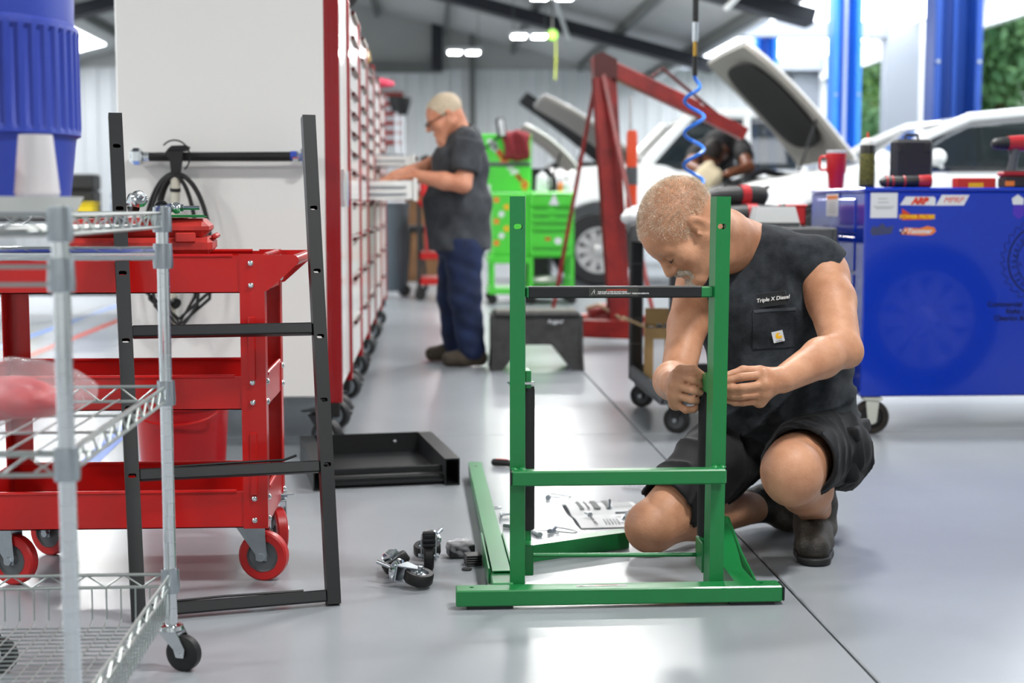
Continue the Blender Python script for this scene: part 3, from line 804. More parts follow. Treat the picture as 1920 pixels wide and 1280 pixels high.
w.tube(tri, .0008, 4, closed=True); w.bb((.3958, 3.3570, .7465), (.3972, 3.3576, .7515)); w.bb((.3958, 3.3570, .7445), (.3972, 3.3576, .7457)); gpart('warning_triangle', w, m_wtxt, tb)
gpart('warning_decal', MB().bb((.352, 3.31, .0474), (.474, 3.327, .048)), m_decal, base)
UPM = T(.425, 3.318, .0482)
lettering('CAUTION/ATTENTION', .005, m_rtxt, base, UPM @ T(0, .0035, 0), depth=.0001); lettering('THIS IS NOT A STEP DO NOT STAND.', .004, m_wtxt, base, UPM @ T(0, -.0015, 0), depth=.0001); lettering("CECI N'EST PAS UNE MARCHE", .004, m_wtxt, base, UPM @ T(0, -.0055, 0), depth=.0001)
w = MB(); w.tube([V(.365, 3.3255, .0482), V(.357, 3.3115, .0482), V(.373, 3.3115, .0482)], .0006, 4, closed=True); gpart('warning_triangle', w, m_wtxt, base)
# inner tubes with black foam grips
for x, z0, z1, lx in ((.243, .155, .513, 0), (.683, .133, .498, 0)):
    it = gpart('inner_tube', MB().cyl((x, 3.452, .075), (x + .006 * (x > .5), 3.452, .53), .0105, n=16))
    gpart('foam_grip', MB().lathe([(.0105, 0), (.0165, .003), (.017, .01), (.017, z1 - z0 - .01), (.0155, z1 - z0), (.0105, z1 - z0)], 20, T(x + .002, 3.452, z0)), mat('black_foam', '#1a1a1c', .8, bump=.2, bscale=600), it)
    gpart('tab', MB().bb((x - .008, 3.39, z1 + .002), (x + .006, 3.462, z1 + .045), .002))
    gpart('foot_plate', MB().bb((x - .014, 3.392, .055), (x + .012, 3.475, .13), .002))
gpart('clevis_pin', MB().cyl((.19, 3.372, .53), (.256, 3.372, .53), .0042, n=10), m_chrome)
gpart('tie_rod', MB().cyl((.24, 3.462, .088), (.69, 3.462, .084), .0058, n=12))
# left leg
gpart('leg_stub', MB().bb((.152, 3.345, .012), (.205, 3.49, .05), .003))
lg = gpart('leg', MB().sqtube((.18, 3.44, .034), (.165, 4.95, .034), .046, .044, .003, up=(0, 0, 1)))
for x in (.149, .2065): gpart('leg_channel', MB().beam((x, 3.44, .036), (x - .004, 3.83, .036), .004, .052, up=(0, 0, 1)), None, lg)
gpart('leg_hole', MB().cyl((.1655, 4.87, .0561), (.1655, 4.87, .0566), .006, n=12), m_blackp, lg)
gpart('bolt', MB().cyl((.143, 3.4, .03), (.15, 3.4, .03), .006, n=6), m_chrome, lg)
# right bracket
br = gpart('leg_bracket', MB().prism([(3.345, .01), (3.47, .01), (3.62, .045), (3.72, .06), (3.72, .125), (3.66, .135), (3.5, .08), (3.345, .05)], .004, Matrix(((0, 0, 1, .792), (1, 0, 0, 0), (0, 1, 0, 0), (0, 0, 0, 1)))))
gpart('bracket_web', MB().prism([(3.345, .012), (3.46, .012), (3.6, .05), (3.7, .06), (3.7, .12), (3.6, .11), (3.46, .05), (3.345, .047)], .05, Matrix(((0, 0, 1, .765), (1, 0, 0, 0), (0, 1, 0, 0), (0, 0, 0, 1)))), None, br)
gpart('bolt', MB().cyl((.79, 3.66, .1), (.804, 3.66, .1), .008, n=6), m_chrome, br); gpart('bolt', MB().cyl((.79, 3.38, .028), (.806, 3.38, .028), .006, n=6), m_chrome, br)
# loose leg lying on the floor behind
ll = thing('green_tube', 'loose green square tube on the floor between stand and knee', 'tube', (.38, 3.78, 0))
MB().sqtube((.24, 3.745, .024), (.55, 3.9, .024), .044, .046, .003, up=(0, 0, 1)).build('square_tube', m_green, ll, world=True)
MB().bb((.226, 3.7, .002), (.236, 3.78, .05), .002).build('end_plate', m_green, ll, world=True)

# ================================================================ loose parts on the floor
G4 = 'black casters with threaded stems on the floor'
caster('black caster lying flat, nearest of the four on the floor', T(-.025, 3.50, .0285) @ rot('Z', 145) @ rot('Y', 78), .037, .028, m_rubber, m_zinc, stem=.055, lean=.012, group=G4)
caster('black caster with its bearing and stem turned to the camera, leftmost of four', T(-.085, 3.62, .0355) @ rot('Z', 200) @ rot('X', 105) @ rot('Z', 60), .037, .028, m_rubber, m_zinc, stem=.055, lean=.012, group=G4)
caster('black caster standing on its wheel with ribbed brake pedal on top', T(.0, 3.68, .037) @ rot('Z', 2), .037, .026, m_rubber, m_zinc, lean=.0, group=G4, brake=True)
caster('black caster lying behind with long stem pointing left', T(-.004, 3.79, .0285) @ rot('Z', 80) @ rot('Y', 80) @ rot('X', 12), .037, .028, m_rubber, m_zinc, stem=.07, lean=.012, group=G4)
wb_ = thing('wrapped_part', 'black part wrapped in clear plastic on floor by green leg', 'package', (.087, 3.81, 0), rz=12)
f = Field((-.06, -.05, -.01), (.06, .05, .06), .003); f.rbox((0, 0, .022), (.036, .026, .018), .006); 
me = f.mesh('black_part'); o = obj('black_part', me, m_blackp, wb_)
f = crumple((-.044, -.034, .002), (.044, .034, .048), 11, .003, 8); o = obj('clear_film', f.mesh('clear_film', 0), mat('clear_film_small', '#d0d0d6', .1, alpha=.28, bump=.8, bscale=60), wb_)
st = thing('cap_stack', 'stack of small black plastic end caps beside the green leg', 'caps', (.118, 3.725, 0), rz=10)
for k in range(5): MB().box((0, 0, .003 + .006 * k), (.042, .044, .005), .0015).build('cap', m_blackp, st)
dc = thing('rubber_disc', 'small black rubber disc on the floor by plastic caps', 'disc', (.1, 3.67, 0)); MB().lathe([(0, .004), (.013, .004), (.014, .002), (.013, 0), (0, 0)], 20).build('disc', m_rubber, dc)
def pin(x, y, a, label, n=1):
    t = thing('hitch_pin', label, 'pin', (x, y, 0), rz=a, group='hitch pins on the floor')
    MB().cyl((0, 0, .0065), (.0, .06, .0065), .0055, n=12).build('shank', m_zinc, t); MB().cyl((0, -.004, .007), (0, .002, .007), .0088, n=14).build('head', m_zinc, t)
    MB().tube([(.0, .055, .0075), (.03, .056, .005), (.065, .04, .004), (.075, .025, .004), (.065, .01, .004), (.03, .004, .006), (.004, .006, .009)], .0018, 6).build('wire_loop', m_chrome, t)
pin(.39, 4.56, -8, 'zinc hitch pin with wire loop lying alone behind the lower cross bar'); pin(.32, 4.03, 20, 'zinc hitch pin with loop just behind the loose green tube'); pin(.355, 4.07, -20, 'zinc hitch pin with loop between the other pin and booklet'); pin(.27, 4.12, 50, 'zinc hitch pin half hidden behind the left upright')
bk_ = thing('manual', 'white printed assembly booklet lying open on the floor', 'booklet', (.55, 4.3, 0), rz=4)
m_paper = mat('paper', '#dfe0e0', .7)
pg = MB()
def page(y0, y1, sag):
    n = 8; vs = []; fs = []
    for i in range(n + 1):
        t = i / n; y = y0 + (y1 - y0) * t; z = .004 + sag * math.sin(PI * t)
        vs += [(-.11, y, z), (.11, y, z), (-.11, y, z - .003), (.11, y, z - .003)]
    for i in range(n):
        a = 4 * i; b = a + 4
        fs += [(a, a + 1, b + 1, b), (a + 2, b + 2, b + 3, a + 3), (a, b, b + 2, a + 2), (a + 1, a + 3, b + 3, b + 1)]
    fs += [(0, 2, 3, 1), (4 * n, 4 * n + 1, 4 * n + 3, 4 * n + 2)]
    return MB().add(vs, fs)
p1 = page(-.17, 0, .006).build('page', m_paper, bk_); p2 = page(.0, .18, .012).build('page', m_paper, bk_)
for k, (x, wd) in enumerate(((-.075, .012), (-.05, .006), (-.03, .02), (.01, .016))):
    MB().bb((x, .04, .0163), (x + wd, .15, .0168)).build('print_bar', mat('grey_print', '#55585a', .6), p2)
for k in range(9): MB().bb((.035 + .007 * k, .05, .0163), (.037 + .007 * k, .14 - .004 * (k % 3), .0168)).build('print_line', mat('light_print', '#a9acae', .6), p2)
lettering('ASSEMBLY INSTRUCTIONS', .012, m_btxt, p1, WM[bk_.name] @ T(-.06, -.09, .0112) @ rot('Z', 90), depth=.0002)
for k in range(5): MB().bb((-.03 + .01 * k, -.15, .0108), (-.026 + .01 * k, -.09, .0112)).build('print_line', mat('light_print', '#a9acae', .6), p1)
def bolt_(x, y, z, a, L, label, el=90):
    t = thing('hex_bolt', label, 'bolt', M=T(x, y, z) @ rot('Z', a) @ rot('X', el), group='loose bolts on and around the booklet')
    MB().cyl((0, 0, .006), (0, 0, L), .004, n=10).build('shank', m_zinc, t); MB().cyl((0, 0, 0), (0, 0, .0062), .0085, n=6).build('head', m_zinc, t)
spots = [(.49, 4.22, .022, 200, .035, 'leftmost zinc hex bolt on the booklet'), (.555, 4.28, .024, 170, .032, 'second zinc hex bolt on the booklet, standing up', 20), (.6, 4.22, .02, 120, .03, 'zinc hex bolt at the centre of the pile on the booklet'), (.585, 4.18, .02, 30, .03, 'zinc hex bolt at the front of the pile on the booklet'), (.62, 4.26, .02, 280, .05, 'long zinc hex bolt behind the pile on the booklet'), (.635, 4.2, .02, 60, .03, 'zinc hex bolt on the booklet nearest the knee'), (.61, 4.16, .02, 160, .028, 'short zinc hex bolt on the front booklet edge'), (.285, 4.36, .009, 20, .03, 'zinc hex bolt on bare floor behind left upright', ), (.22, 4.3, .009, 100, .03, 'zinc hex bolt on bare floor left of left upright')]
for s_ in spots: bolt_(*s_)
ws_ = thing('washer', 'flat zinc washer on the floor left of the upright', 'washer', (.215, 4.44, 0)); MB().lathe([(.008, 0), (.017, 0), (.017, .0025), (.008, .0025)], 20, closed=True).build('ring', m_zinc, ws_)
kn = thing('pocket_knife', 'black pocket knife with red inlay on floor behind left upright', 'knife', (.29, 5.15, 0), rz=-25)
f = Field((-.08, -.03, 0), (.08, .03, .04), .003); f.cap((-.05, 0, .014), (.05, 0, .013), .0135, .011); o = obj('handle', f.mesh('handle'), m_rubber, kn)
MB().box((-.02, 0, .0275), (.05, .008, .002), .001).build('inlay', m_redw, kn)
pb = thing('film_scrap', 'scrap of clear plastic film on floor behind the knee', 'plastic film', (.71, 4.72, 0))
f = crumple((-.06, -.05, .002), (.06, .05, .03), 21, .004, 8); obj('film', f.mesh('film', 0), MATS['clear_film_small'], pb)

# ================================================================ blue tool cabinet on the right
m_blue = mat('blue_enamel', '#0a33b0', .14, coat=.5, spec=.6)
XA, XZ, YA, YZ = 1.805, 3.1, 5.8, 6.62
bc = thing('blue_cabinet', 'blue steel rolling cabinet with stickers and seal at the right', 'cabinet', (2.45, 6.2, 0))
body = MB().bb((XA, YA, .16), (XZ, YZ, 1.012), .006).build('body', m_blue, bc, world=True)
MB().bb((XA - .004, YA - .004, 1.013), (XZ, YZ, 1.03), .004).build('top', m_blue, bc, world=True)
for k in range(5): MB().bb((XA - .006, YA + .12, .2 + .16 * k), (XA, YZ - .1, .345 + .16 * k), .003).build('drawer_front', m_blue, bc, world=True)
for (x, y) in ((XA + .06, YA + .04), (XZ - .1, YA + .1), (XA + .06, YZ - .1), (XZ - .1, YZ - .1)):
    M = T(x, y, .072) @ rot('Z', 82); I = WM[bc.name].inverted() @ M
    wheel_parts(bc, .072, .045, mat('worn_rubber', '#2c2722', .8, var=.4, vscale=30), m_rubber, I)
    f_ = MB(); f_.M = M
    for s in (-1, 1):
        Mx = Matrix(((0, 0, 1, s * .03), (1, 0, 0, 0), (0, 1, 0, 0), (0, 0, 0, 1)))
        f_.prism([(-.018, -.02), (0, -.03), (.018, -.02), (.028, .075), (-.028, .075)], .004, Mx)
    f_.box((0, 0, .078), (.08, .08, .012), .002); f_.build('caster_fork', mat('pale_zinc', '#c4c6bb', .4, metal=.3), bc, world=True)
m_wst = mat('white_sticker', '#d8dade', .4); m_yel = mat('yellow_print', '#e8b016', .5); m_org = mat('orange_print', '#e07a2a', .5); m_navy = mat('navy_print', '#050a28', .5); m_gst = mat('faded_sticker', '#3a4066', .5); m_pur = mat('purple_print', '#4a2fb0', .5)
YS = YA - .0006
def sticker(poly, m, y=YS): return MB().prism([(p[0], p[1]) for p in poly], .0008, T(0, y, 0) @ rot('X', 90)).build('sticker', m, bc, world=True)
s1 = sticker([(1.829, 1.008), (1.942, 1.008), (1.942, .905), (1.829, .905)], m_wst)
for k, (x0, x1, z) in enumerate(((1.86, 1.9, .985), (1.86, 1.905, .97), (1.84, 1.93, .952), (1.85, 1.92, .945))): MB().bb((x0, YS - .0012, z - .003), (x1, YS - .0006, z + .001)).build('print_line', mat('light_print', '#a9acae', .6), s1, world=True)
s2 = sticker([(1.953, .958), (1.976, .993), (2.095, .993), (2.102, .985), (2.102, .956)], m_wst); lettering('ARP', .036, m_rtxt, s2, FM(2.034, YS - .001, .974), shear=.3, bold=.003)
s3 = sticker([(2.104, .956), (2.128, 1.0), (2.245, 1.0), (2.222, .957)], m_wst); lettering('MPRP', .034, m_rtxt, s3, FM(2.175, YS - .001, .978), shear=.4)
s4 = sticker([(1.962, .944), (2.0, .92), (2.09, .92), (2.09, .898), (1.962, .896)], mat('red_sticker', '#c23a1c', .5)); lettering('POWER PROBE', .022, m_yel, s4, FM(2.026, YS - .001, .909), bold=.0015)
s5 = sticker([(1.955, .838), (1.975, .865), (2.04, .862), (2.07, .872), (2.1, .866), (2.108, .85), (2.09, .835), (2.05, .832)], m_org); lettering('Tucomer', .028, m_wst, s5, FM(2.035, YS - .001, .85), shear=.35, bold=.001)
for k in range(6): MB().box((1.958 + .01 * (k % 3), YS - .001, .842 + .008 * (k // 3) + .004 * (k % 2)), (.008, .0008, .007)).build('check', (m_btxt, m_wst)[k % 2], s5, world=True)
s6 = sticker([(1.83, .85), (1.84, .872), (1.86, .866), (1.88, .885), (1.9, .866), (1.928, .874), (1.92, .84), (1.84, .832)], m_gst)
s7 = sticker([(2.425, .985), (2.45, 1.002), (2.475, .985), (2.475, .96), (2.43, .96)], m_wst); s8 = sticker([(2.432, .958), (2.48, .958), (2.478, .915), (2.455, .898), (2.432, .92)], m_pur)
SX, SZ = 2.57, .728
def ring(r, w):
    n = 72; MBx = MB(); vs = []; fs = []
    for k in range(n):
        a = 2 * PI * k / n
        for rr in (r, r + w):
            for y in (YS - .0006, YS): vs.append((SX + rr * math.cos(a), y, SZ + rr * math.sin(a)))
    for k in range(n):
        o = 4 * k; p = 4 * ((k + 1) % n)
        fs += [(o, p, p + 2, o + 2), (o + 1, o + 3, p + 3, p + 1), (o, o + 1, p + 1, p), (o + 2, p + 2, p + 3, o + 3)]
    return MBx.add(vs, fs)
seal = ring(.148, .0065).build('seal_ring', m_navy, bc, world=True); ring(.112, .004).build('seal_ring', m_navy, bc, world=True)
saw = [(SX + (.165 + .022 * ((k % 4) / 3)) * math.cos(-2 * PI * k / 112), YS - .0004, SZ + (.165 + .022 * ((k % 4) / 3)) * math.sin(-2 * PI * k / 112)) for k in range(112)]
MB().tube(saw, .0013, 4, closed=True).build('saw_blade_line', m_navy, bc, world=True)
for i, ch in enumerate('Vegetation'):
    a = math.radians(192 - 10.5 * i); lettering(ch, .03, m_navy, seal, FM(SX + .13 * math.cos(a), YS - .0008, SZ + .13 * math.sin(a)) @ rot('Z', math.degrees(a) - 90), depth=.0003)
for i, ch in enumerate('Specialists'):
    a = math.radians(207 + 10.5 * i); lettering(ch, .03, m_navy, seal, FM(SX + .13 * math.cos(a), YS - .0008, SZ + .13 * math.sin(a)) @ rot('Z', math.degrees(a) + 90), depth=.0003)
lettering('V', .06, m_navy, seal, FM(2.5, YS - .0008, .775), depth=.0003); lettering('1 888', .034, m_navy, seal, FM(2.462, YS - .0008, .712), align='LEFT', depth=.0003)
for tx, x, z in (('Commercial', 2.335, .545), ('Right of Way', 2.415, .515), ('Clearing &', 2.365, .487)): lettering(tx, .03, m_navy, seal, FM(x, YS - .0008, z), align='LEFT', depth=.0003, bold=.0006)
lb = MB().bb((XA - .0072, 6.16, .91), (XA - .006, 6.34, 1.008)).build('sticker', m_wst, bc, world=True); MB().bb((XA - .008, 6.17, .985), (XA - .0071, 6.33, 1.0)).build('print_bar', m_org, lb, world=True)
for k in range(6): MB().bb((XA - .008, 6.19, .97 - .009 * k), (XA - .0071, 6.31 - .01 * (k % 2), .973 - .009 * k)).build('print_line', mat('light_print', '#a9acae', .6), lb, world=True)

# things on the blue cabinet
ZT = 1.0302
mg = thing('travel_mug', 'red travel mug with handle and clear lid on blue cabinet', 'mug', (1.885, 6.5, ZT))
MB().lathe([(0, 0), (.031, 0), (.033, .004), (.038, .072), (.044, .08), (.047, .165), (.045, .165), (0, .163)], 36).build('mug_body', mat('red_mug_enamel', '#c8262a', .35), mg)
MB().lathe([(.046, .1655), (.047, .172), (.044, .18), (0, .18)], 36).build('lid', mat('clear_lid', '#c8ccd0', .1, alpha=.6), mg)
MB().tube([(-.044, 0, .15), (-.07, 0, .15), (-.077, 0, .14), (-.077, 0, .1), (-.07, 0, .09), (-.042, 0, .09)], .006, 10).build('handle', mat('red_mug_enamel', '#c8262a', .35), mg)
sp = thing('spray_can', 'black spray can with yellow label on the blue cabinet', 'spray can', (1.88, 6.02, ZT))
MB().lathe([(0, 0), (.031, 0), (.0325, .003), (.0325, .178), (.0315, .182), (0, .182)], 32).build('can_body', mat('can_black', '#23241f', .35), sp)
MB().lathe([(.0326, .0), (.0329, .001), (.0329, .13), (.0326, .131)], 32, T(0, 0, .015)).build('label', mat('olive_label', '#6d6a1e', .5, var=.6, vscale=90, col2='#35340f'), sp)
MB().lathe([(.031, .182), (.031, .19), (.024, .206), (.012, .212), (0, .212)], 28).build('shoulder', mat('white_plastic', '#d8dad6', .4), sp)
MB().lathe([(.0045, .212), (.0045, .23), (.002, .238), (0, .238)], 12).build('nozzle', m_rtxt, sp)
kc = thing('black_case', 'black plastic carrying case standing upright on the blue cabinet', 'case', (2.15, 6.25, ZT), rz=4)
MB().bb((-.09, -.035, 0), (.09, -.001, .218), .014).build('case_half', mat('case_black', '#232325', .55, bump=.1, bscale=200), kc); MB().bb((-.09, .001, 0), (.09, .035, .218), .014).build('case_half', MATS['case_black'], kc)
MB().tube([(-.03, 0, .212), (-.027, 0, .238), (.027, 0, .238), (.03, 0, .212)], .007, 8).build('handle', MATS['case_black'], kc)
for x in (-.06, .06): MB().bb((x - .012, -.041, .16), (x + .012, -.034, .2), .002).build('latch', MATS['case_black'], kc)
fl_ = thing('flashlight', 'black and red cordless work lamp lying on the blue cabinet', 'lamp', (2.02, 5.93, ZT + .028))
MB().tube([(-.11, 0, -.008), (-.09, 0, -.003), (.05, 0, 0)], [.014, .023, .024], 16).build('grip', m_blackp, fl_)
MB().lathe([(.024, 0), (.026, .01), (.028, .05), (.026, .055), (.02, .03), (0, .025)], 20, T(.05, 0, 0) @ rot('Y', 90)).build('head', mat('tool_red', '#a3242a', .4), fl_)
for x in (-.085, -.06, -.01): MB().lathe([(.0245, -.004), (.026, 0), (.0245, .004)], 18, T(x, 0, -.001) @ rot('Y', 90)).build('band', MATS['tool_red'], fl_)
rb_ = thing('red_box', 'small red box with yellow patch lying on blue cabinet', 'box', (2.34, 6.0, ZT)); MB().bb((-.085, -.03, 0), (.085, .03, .044), .003).build('carton', mat('red_carton', '#c22e1d', .5), rb_); MB().bb((-.035, -.0306, .002), (.03, -.03, .022)).build('patch', m_yel, rb_)
dr = thing('cordless_drill', 'black and red cordless drill standing on the blue cabinet', 'drill', (2.49, 5.97, ZT))
b = MB(); b.bb((-.045, -.038, 0), (.07, .038, .05), .008); b.build('battery', mat('battery_black', '#2a2422', .5), dr)
MB().bb((-.04, -.0385, .008), (.0, -.036, .03), .001).build('battery_label', m_org, dr)
b = MB(); b.bb((-.05, -.034, .05), (.06, .034, .07), .006); b.build('foot', MATS['tool_red'], dr)
MB().tube([(.0, 0, .065), (.008, 0, .12), (.012, 0, .165)], [.021, .018, .022], 14).build('grip', m_dgrey, dr)
MB().tube([(-.02, 0, .19), (.03, 0, .19), (.09, 0, .19), (.1, 0, .19)], [.03, .034, .034, .025], 18).build('motor_housing', MATS['tool_red'], dr)
MB().tube([(-.09, 0, .188), (-.075, 0, .188), (-.035, 0, .189), (-.02, 0, .19)], [.012, .024, .026, .028], 18).build('chuck', m_blackp, dr)
MB().bb((-.012, -.01, .14), (.0, .01, .165), .004).build('trigger', m_blackp, dr)

# ================================================================ black utility cart behind the kneeling man
kt = thing('black_cart', 'black plastic utility cart loaded with tools behind the kneeling man', 'cart', (1.35, 6.3, 0))
m_ck = mat('cart_black', '#202124', .5, bump=.1, bscale=80); m_ckg = mat('cart_grey', '#47494c', .55, bump=.1, bscale=80)
for z0, z1, mm, nm in ((.13, .2, m_ckg, 'lower_tray'), (.79, .865, m_ckg, 'upper_tray')):
    b = MB(); b.bb((.965, 5.82, z0), (1.7, 6.76, z0 + .02))
    b.bb((.965, 5.82, z0), (.985, 6.76, z1), .006); b.bb((1.68, 5.82, z0), (1.7, 6.76, z1), .006); b.bb((.985, 5.82, z0), (1.68, 5.84, z1), .006); b.bb((.985, 6.74, z0), (1.68, 6.76, z1), .006)
    b.build(nm, mm, kt, world=True)
for (x, y) in ((.985, 6.72), (1.03, 5.86), (1.66, 5.86), (1.66, 6.72)):
    p = MB().bb((x - .022, y - .03, .14), (x + .04, y + .03, .86), .008).build('corner_post', m_ck, kt, world=True)
    for z in (.3, .42, .56, .68): MB().bb((x - .0225, y - .031, z), (x + .0405, y + .031, z + .006)).build('post_rib', m_ckg, p, world=True)
for (x, y) in ((1.02, 6.68), (1.05, 5.9), (1.62, 5.9), (1.62, 6.68)):
    M = T(x, y, .056) @ rot('Z', 60); I = WM[kt.name].inverted() @ M
    wheel_parts(kt, .056, .036, m_rubber, m_dgrey, I); fork_parts(kt, .056, .036, I, m_blackp, plate=(.06, .06))
cx = thing('cardboard_box', 'open cardboard box with white label on the black cart shelf', 'box', (1.092, 6.5, .152), rz=-8)
m_card = mat('cardboard', '#a98a5c', .8, var=.1, vscale=20)
b = MB()
for (lo, hi) in (((-.09, -.11, 0), (.09, -.107, .25)), ((-.09, .107, 0), (.09, .11, .25)), ((-.09, -.107, 0), (-.087, .107, .25)), ((.087, -.107, 0), (.09, .107, .25)), ((-.09, -.11, 0), (.09, .11, .004))): b.bb(lo, hi)
b.build('carton', m_card, cx)
MB().beam((-.092, 0, .25), (-.19, 0, .29), .2, .003, up=(0, 0, 1)).build('flap', m_card, cx); MB().beam((0, .112, .25), (0, .18, .32), .17, .003, up=(0, 1, 1)).build('flap', m_card, cx); MB().beam((.092, 0, .25), (.13, 0, .34), .2, .003, up=(1, 0, 0)).build('flap', m_card, cx)
MB().bb((-.05, -.1112, .03), (.0, -.11, .2)).build('label', m_wst, cx)
for k in range(5): MB().box((-.06 + .03 * k, -.03 + .05 * (k % 2), .21 + .01 * (k % 3)), (.03, .05, .08), .006, rot('Y', 20 * k)).build('part', m_dgrey, cx)
o = thing('white_bag', 'crumpled white paper bag on the left end of black cart', 'bag', (1.0, 6.6, .87))
f = Field((.86, 6.45, .85), (1.16, 6.75, 1.0), .008); f.ell((1.0, 6.6, .915), (.085, .08, .045)).ell((.95, 6.58, .9), (.05, .05, .03), k=.02); f.plane((0, 0, .868), (0, 0, -1)); f.folds(.006, lambda X, Y, Z: np.sin(X * 70 + Z * 40) * np.sin(Y * 60)); f.build('bag_body', mat('white_paper', '#d6d8da', .7), o)
o = thing('white_box', 'white box lying on black cart beside the power tools', 'box', (1.47, 5.98, .867), rz=-4)
b = MB(); b.prism([(-.1, 0), (.1, 0), (.075, .085), (-.08, .085)], .16, rot('X', 90)); b.build('carton', mat('white_carton', '#e4e6e6', .6), o); MB().box((0, -.0805, .01), (.19, .002, .016)).build('bottom_edge', m_dgrey, o)
def power_tool(x, y, z, a, label, L=.26):
    t = thing('power_tool', label, 'power tool', (x, y, z), rz=a)
    MB().tube([(-L / 2, 0, .04), (-L * .3, 0, .045), (L * .2, 0, .05), (L * .45, 0, .045), (L / 2, 0, .04)], [.022, .04, .046, .044, .025], 16).build('housing', MATS['case_black'], t)
    MB().tube([(L * .06, 0, .05), (L * .2, 0, .05)], .0475, 16).build('band', MATS['tool_red'], t)
    MB().tube([(-L * .32, 0, .045), (-L * .5, 0, .04), (-L * .6, 0, .035)], [.03, .024, .012], 12).build('nose', m_dgrey, t)
    MB().tube([(L * .42, 0, .05), (L * .6, .03, .09), (L * .5, .08, .07), (L * .2, .1, .02), (0, .09, .012), (-L * .3, .07, .012)], .006, 8).build('cord', m_rubber, t)
power_tool(1.35, 6.2, .95, 15, 'black and red power tool on top of the tool pile', .3); power_tool(1.27, 6.42, .868, -30, 'black and red power tool at back of black cart', .28); power_tool(1.36, 6.12, .868, 5, 'black power tool with red band under the pile', .34)
o = thing('red_bin', 'red plastic bin on right end of the black cart', 'bin', (1.62, 6.4, .867))
b = MB()
for (lo, hi) in (((-.06, -.15, 0), (.06, .15, .01)), ((-.06, -.15, 0), (-.053, .15, .09)), ((.053, -.15, 0), (.06, .15, .09)), ((-.06, -.15, 0), (.06, -.143, .09)), ((-.06, .143, 0), (.06, .15, .09))): b.bb(lo, hi, .002)
b.build('bin_wall', mat('red_plastic', '#c92a2a', .35), o); MB().bb((-.066, -.156, .082), (.066, -.148, .094), .003).build('rim', MATS['red_plastic'], o)

# ================================================================ step stool
so = thing('step_stool', 'worn dark grey plastic step stool standing behind green stand', 'stool', (.64, 8.36, 0))
m_stool = mat('worn_grey_plastic', '#3b3b3a', .65, var=.35, vscale=14, col2='#2a2a29', bump=.2, bscale=120)
m_tread = mat('stool_tread', '#6e6d66', .8, var=.3, vscale=40, bump=.4, bscale=300)
MB().bb((-.255, -.14, .31), (.255, .16, .342), .02).build('top', m_stool, so); MB().bb((-.235, -.12, .342), (.235, .14, .347), .004).build('tread', m_tread, so)
fr = MB()
for y, s in ((-.135, -1), (.155, 1)):
    fr.prism([(-.253, .32), (-.275, 0), (-.205, 0), (-.1, .13), (-.08, .15), (.08, .15), (.1, .13), (.205, 0), (.275, 0), (.253, .32)], .02, T(0, y, 0) @ rot('X', 90 + 4 * s))
fr.build('side_panel', m_stool, so)
for x in (-.245, .245): MB().prism([(-.13, .32), (-.16, 0), (-.1, 0), (-.06, .12), (.06, .12), (.1, 0), (.18, 0), (.15, .32)], .02, T(x * 1.05, 0, 0) @ rot('Z', 90) @ rot('X', 90)).build('end_panel', m_stool, so)
lettering('Rugged', .03, m_wst, so, T(.64 + .1, 8.36 - .1525, .288) @ FACE, shear=.3)

# ================================================================ red engine hoist
m_hr = mat('hoist_red', '#9c2620', .4, var=.25, vscale=5, col2='#6d1512')
eh = thing('engine_hoist', 'red engine hoist with orange hydraulic ram beside the white truck', 'hoist', (1.25, 9.8, 0))
def hp(n, mb, m=None): return mb.build(n, m or m_hr, eh, world=True)
for y in (9.76, 9.9): hp('mast_plate', MB().beam((1.33, y, .08), (1.19, y, 1.97), .12, .02, .004, up=(0, 1, 0)))
hp('mast', MB().beam((1.385, 9.83, .1), (1.26, 9.83, 1.9), .075, .06, .006, up=(0, 1, 0)))
hp('mast_head', MB().prism([(1.14, 1.83), (1.14, 1.98), (1.2, 2.0), (1.3, 1.95), (1.3, 1.82)], .17, T(0, 9.83, 0) @ rot('X', 90)), mat('hoist_dark', '#4d1210', .5))
hp('boom', MB().beam((1.17, 9.83, 1.935), (1.86, 9.83, 1.62), .1, .15, .006, up=(0, 1, 0)))
hp('boom_extension', MB().beam((1.8, 9.83, 1.645), (2.2, 9.83, 1.45), .085, .12, .005, up=(0, 1, 0)))
hp('boom_strut', MB().tube([(1.55, 9.83, 1.84), (1.62, 9.83, 1.9), (2.02, 9.83, 1.58)], .012, 8), mat('hoist_dark', '#4d1210', .5))
hp('ram_rod', MB().cyl((1.395, 9.72, 1.7), (1.396, 9.72, 1.45), .015, n=14), m_chrome)
hp('ram', MB().lathe([(0, 0), (.035, 0), (.038, .01), (.038, .52), (.03, .55), (0, .55)], 20, T(1.4, 9.72, .92)), mat('ram_orange', '#d9481c', .4))
hp('ram_collar', MB().cyl((1.4, 9.72, 1.1), (1.4, 9.72, 1.22), .041, n=20), m_dgrey)
hp('stay', MB().beam((1.18, 9.95, 1.84), (.93, 10.6, .12), .03, .012, .002)); hp('stay', MB().beam((1.2, 9.7, 1.84), (1.5, 9.3, .2), .03, .012, .002))
hp('base_tube', MB().beam((1.0, 9.62, .13), (1.42, 9.42, .13), .1, .12, .006, up=(0, 0, 1))); hp('base_tube', MB().beam((1.02, 10.2, .13), (1.45, 10.2, .13), .1, .1, .006, up=(0, 0, 1)))
for y0 in (9.5, 10.2): hp('leg', MB().beam((1.35, y0, .13), (2.6, y0 + (.0 if y0 > 10 else -.1), .1), .09, .09, .006, up=(0, 0, 1)))
hp('base_side', MB().beam((1.03, 9.65, .13), (1.03, 10.2, .13), .09, .1, .006, up=(0, 0, 1)))
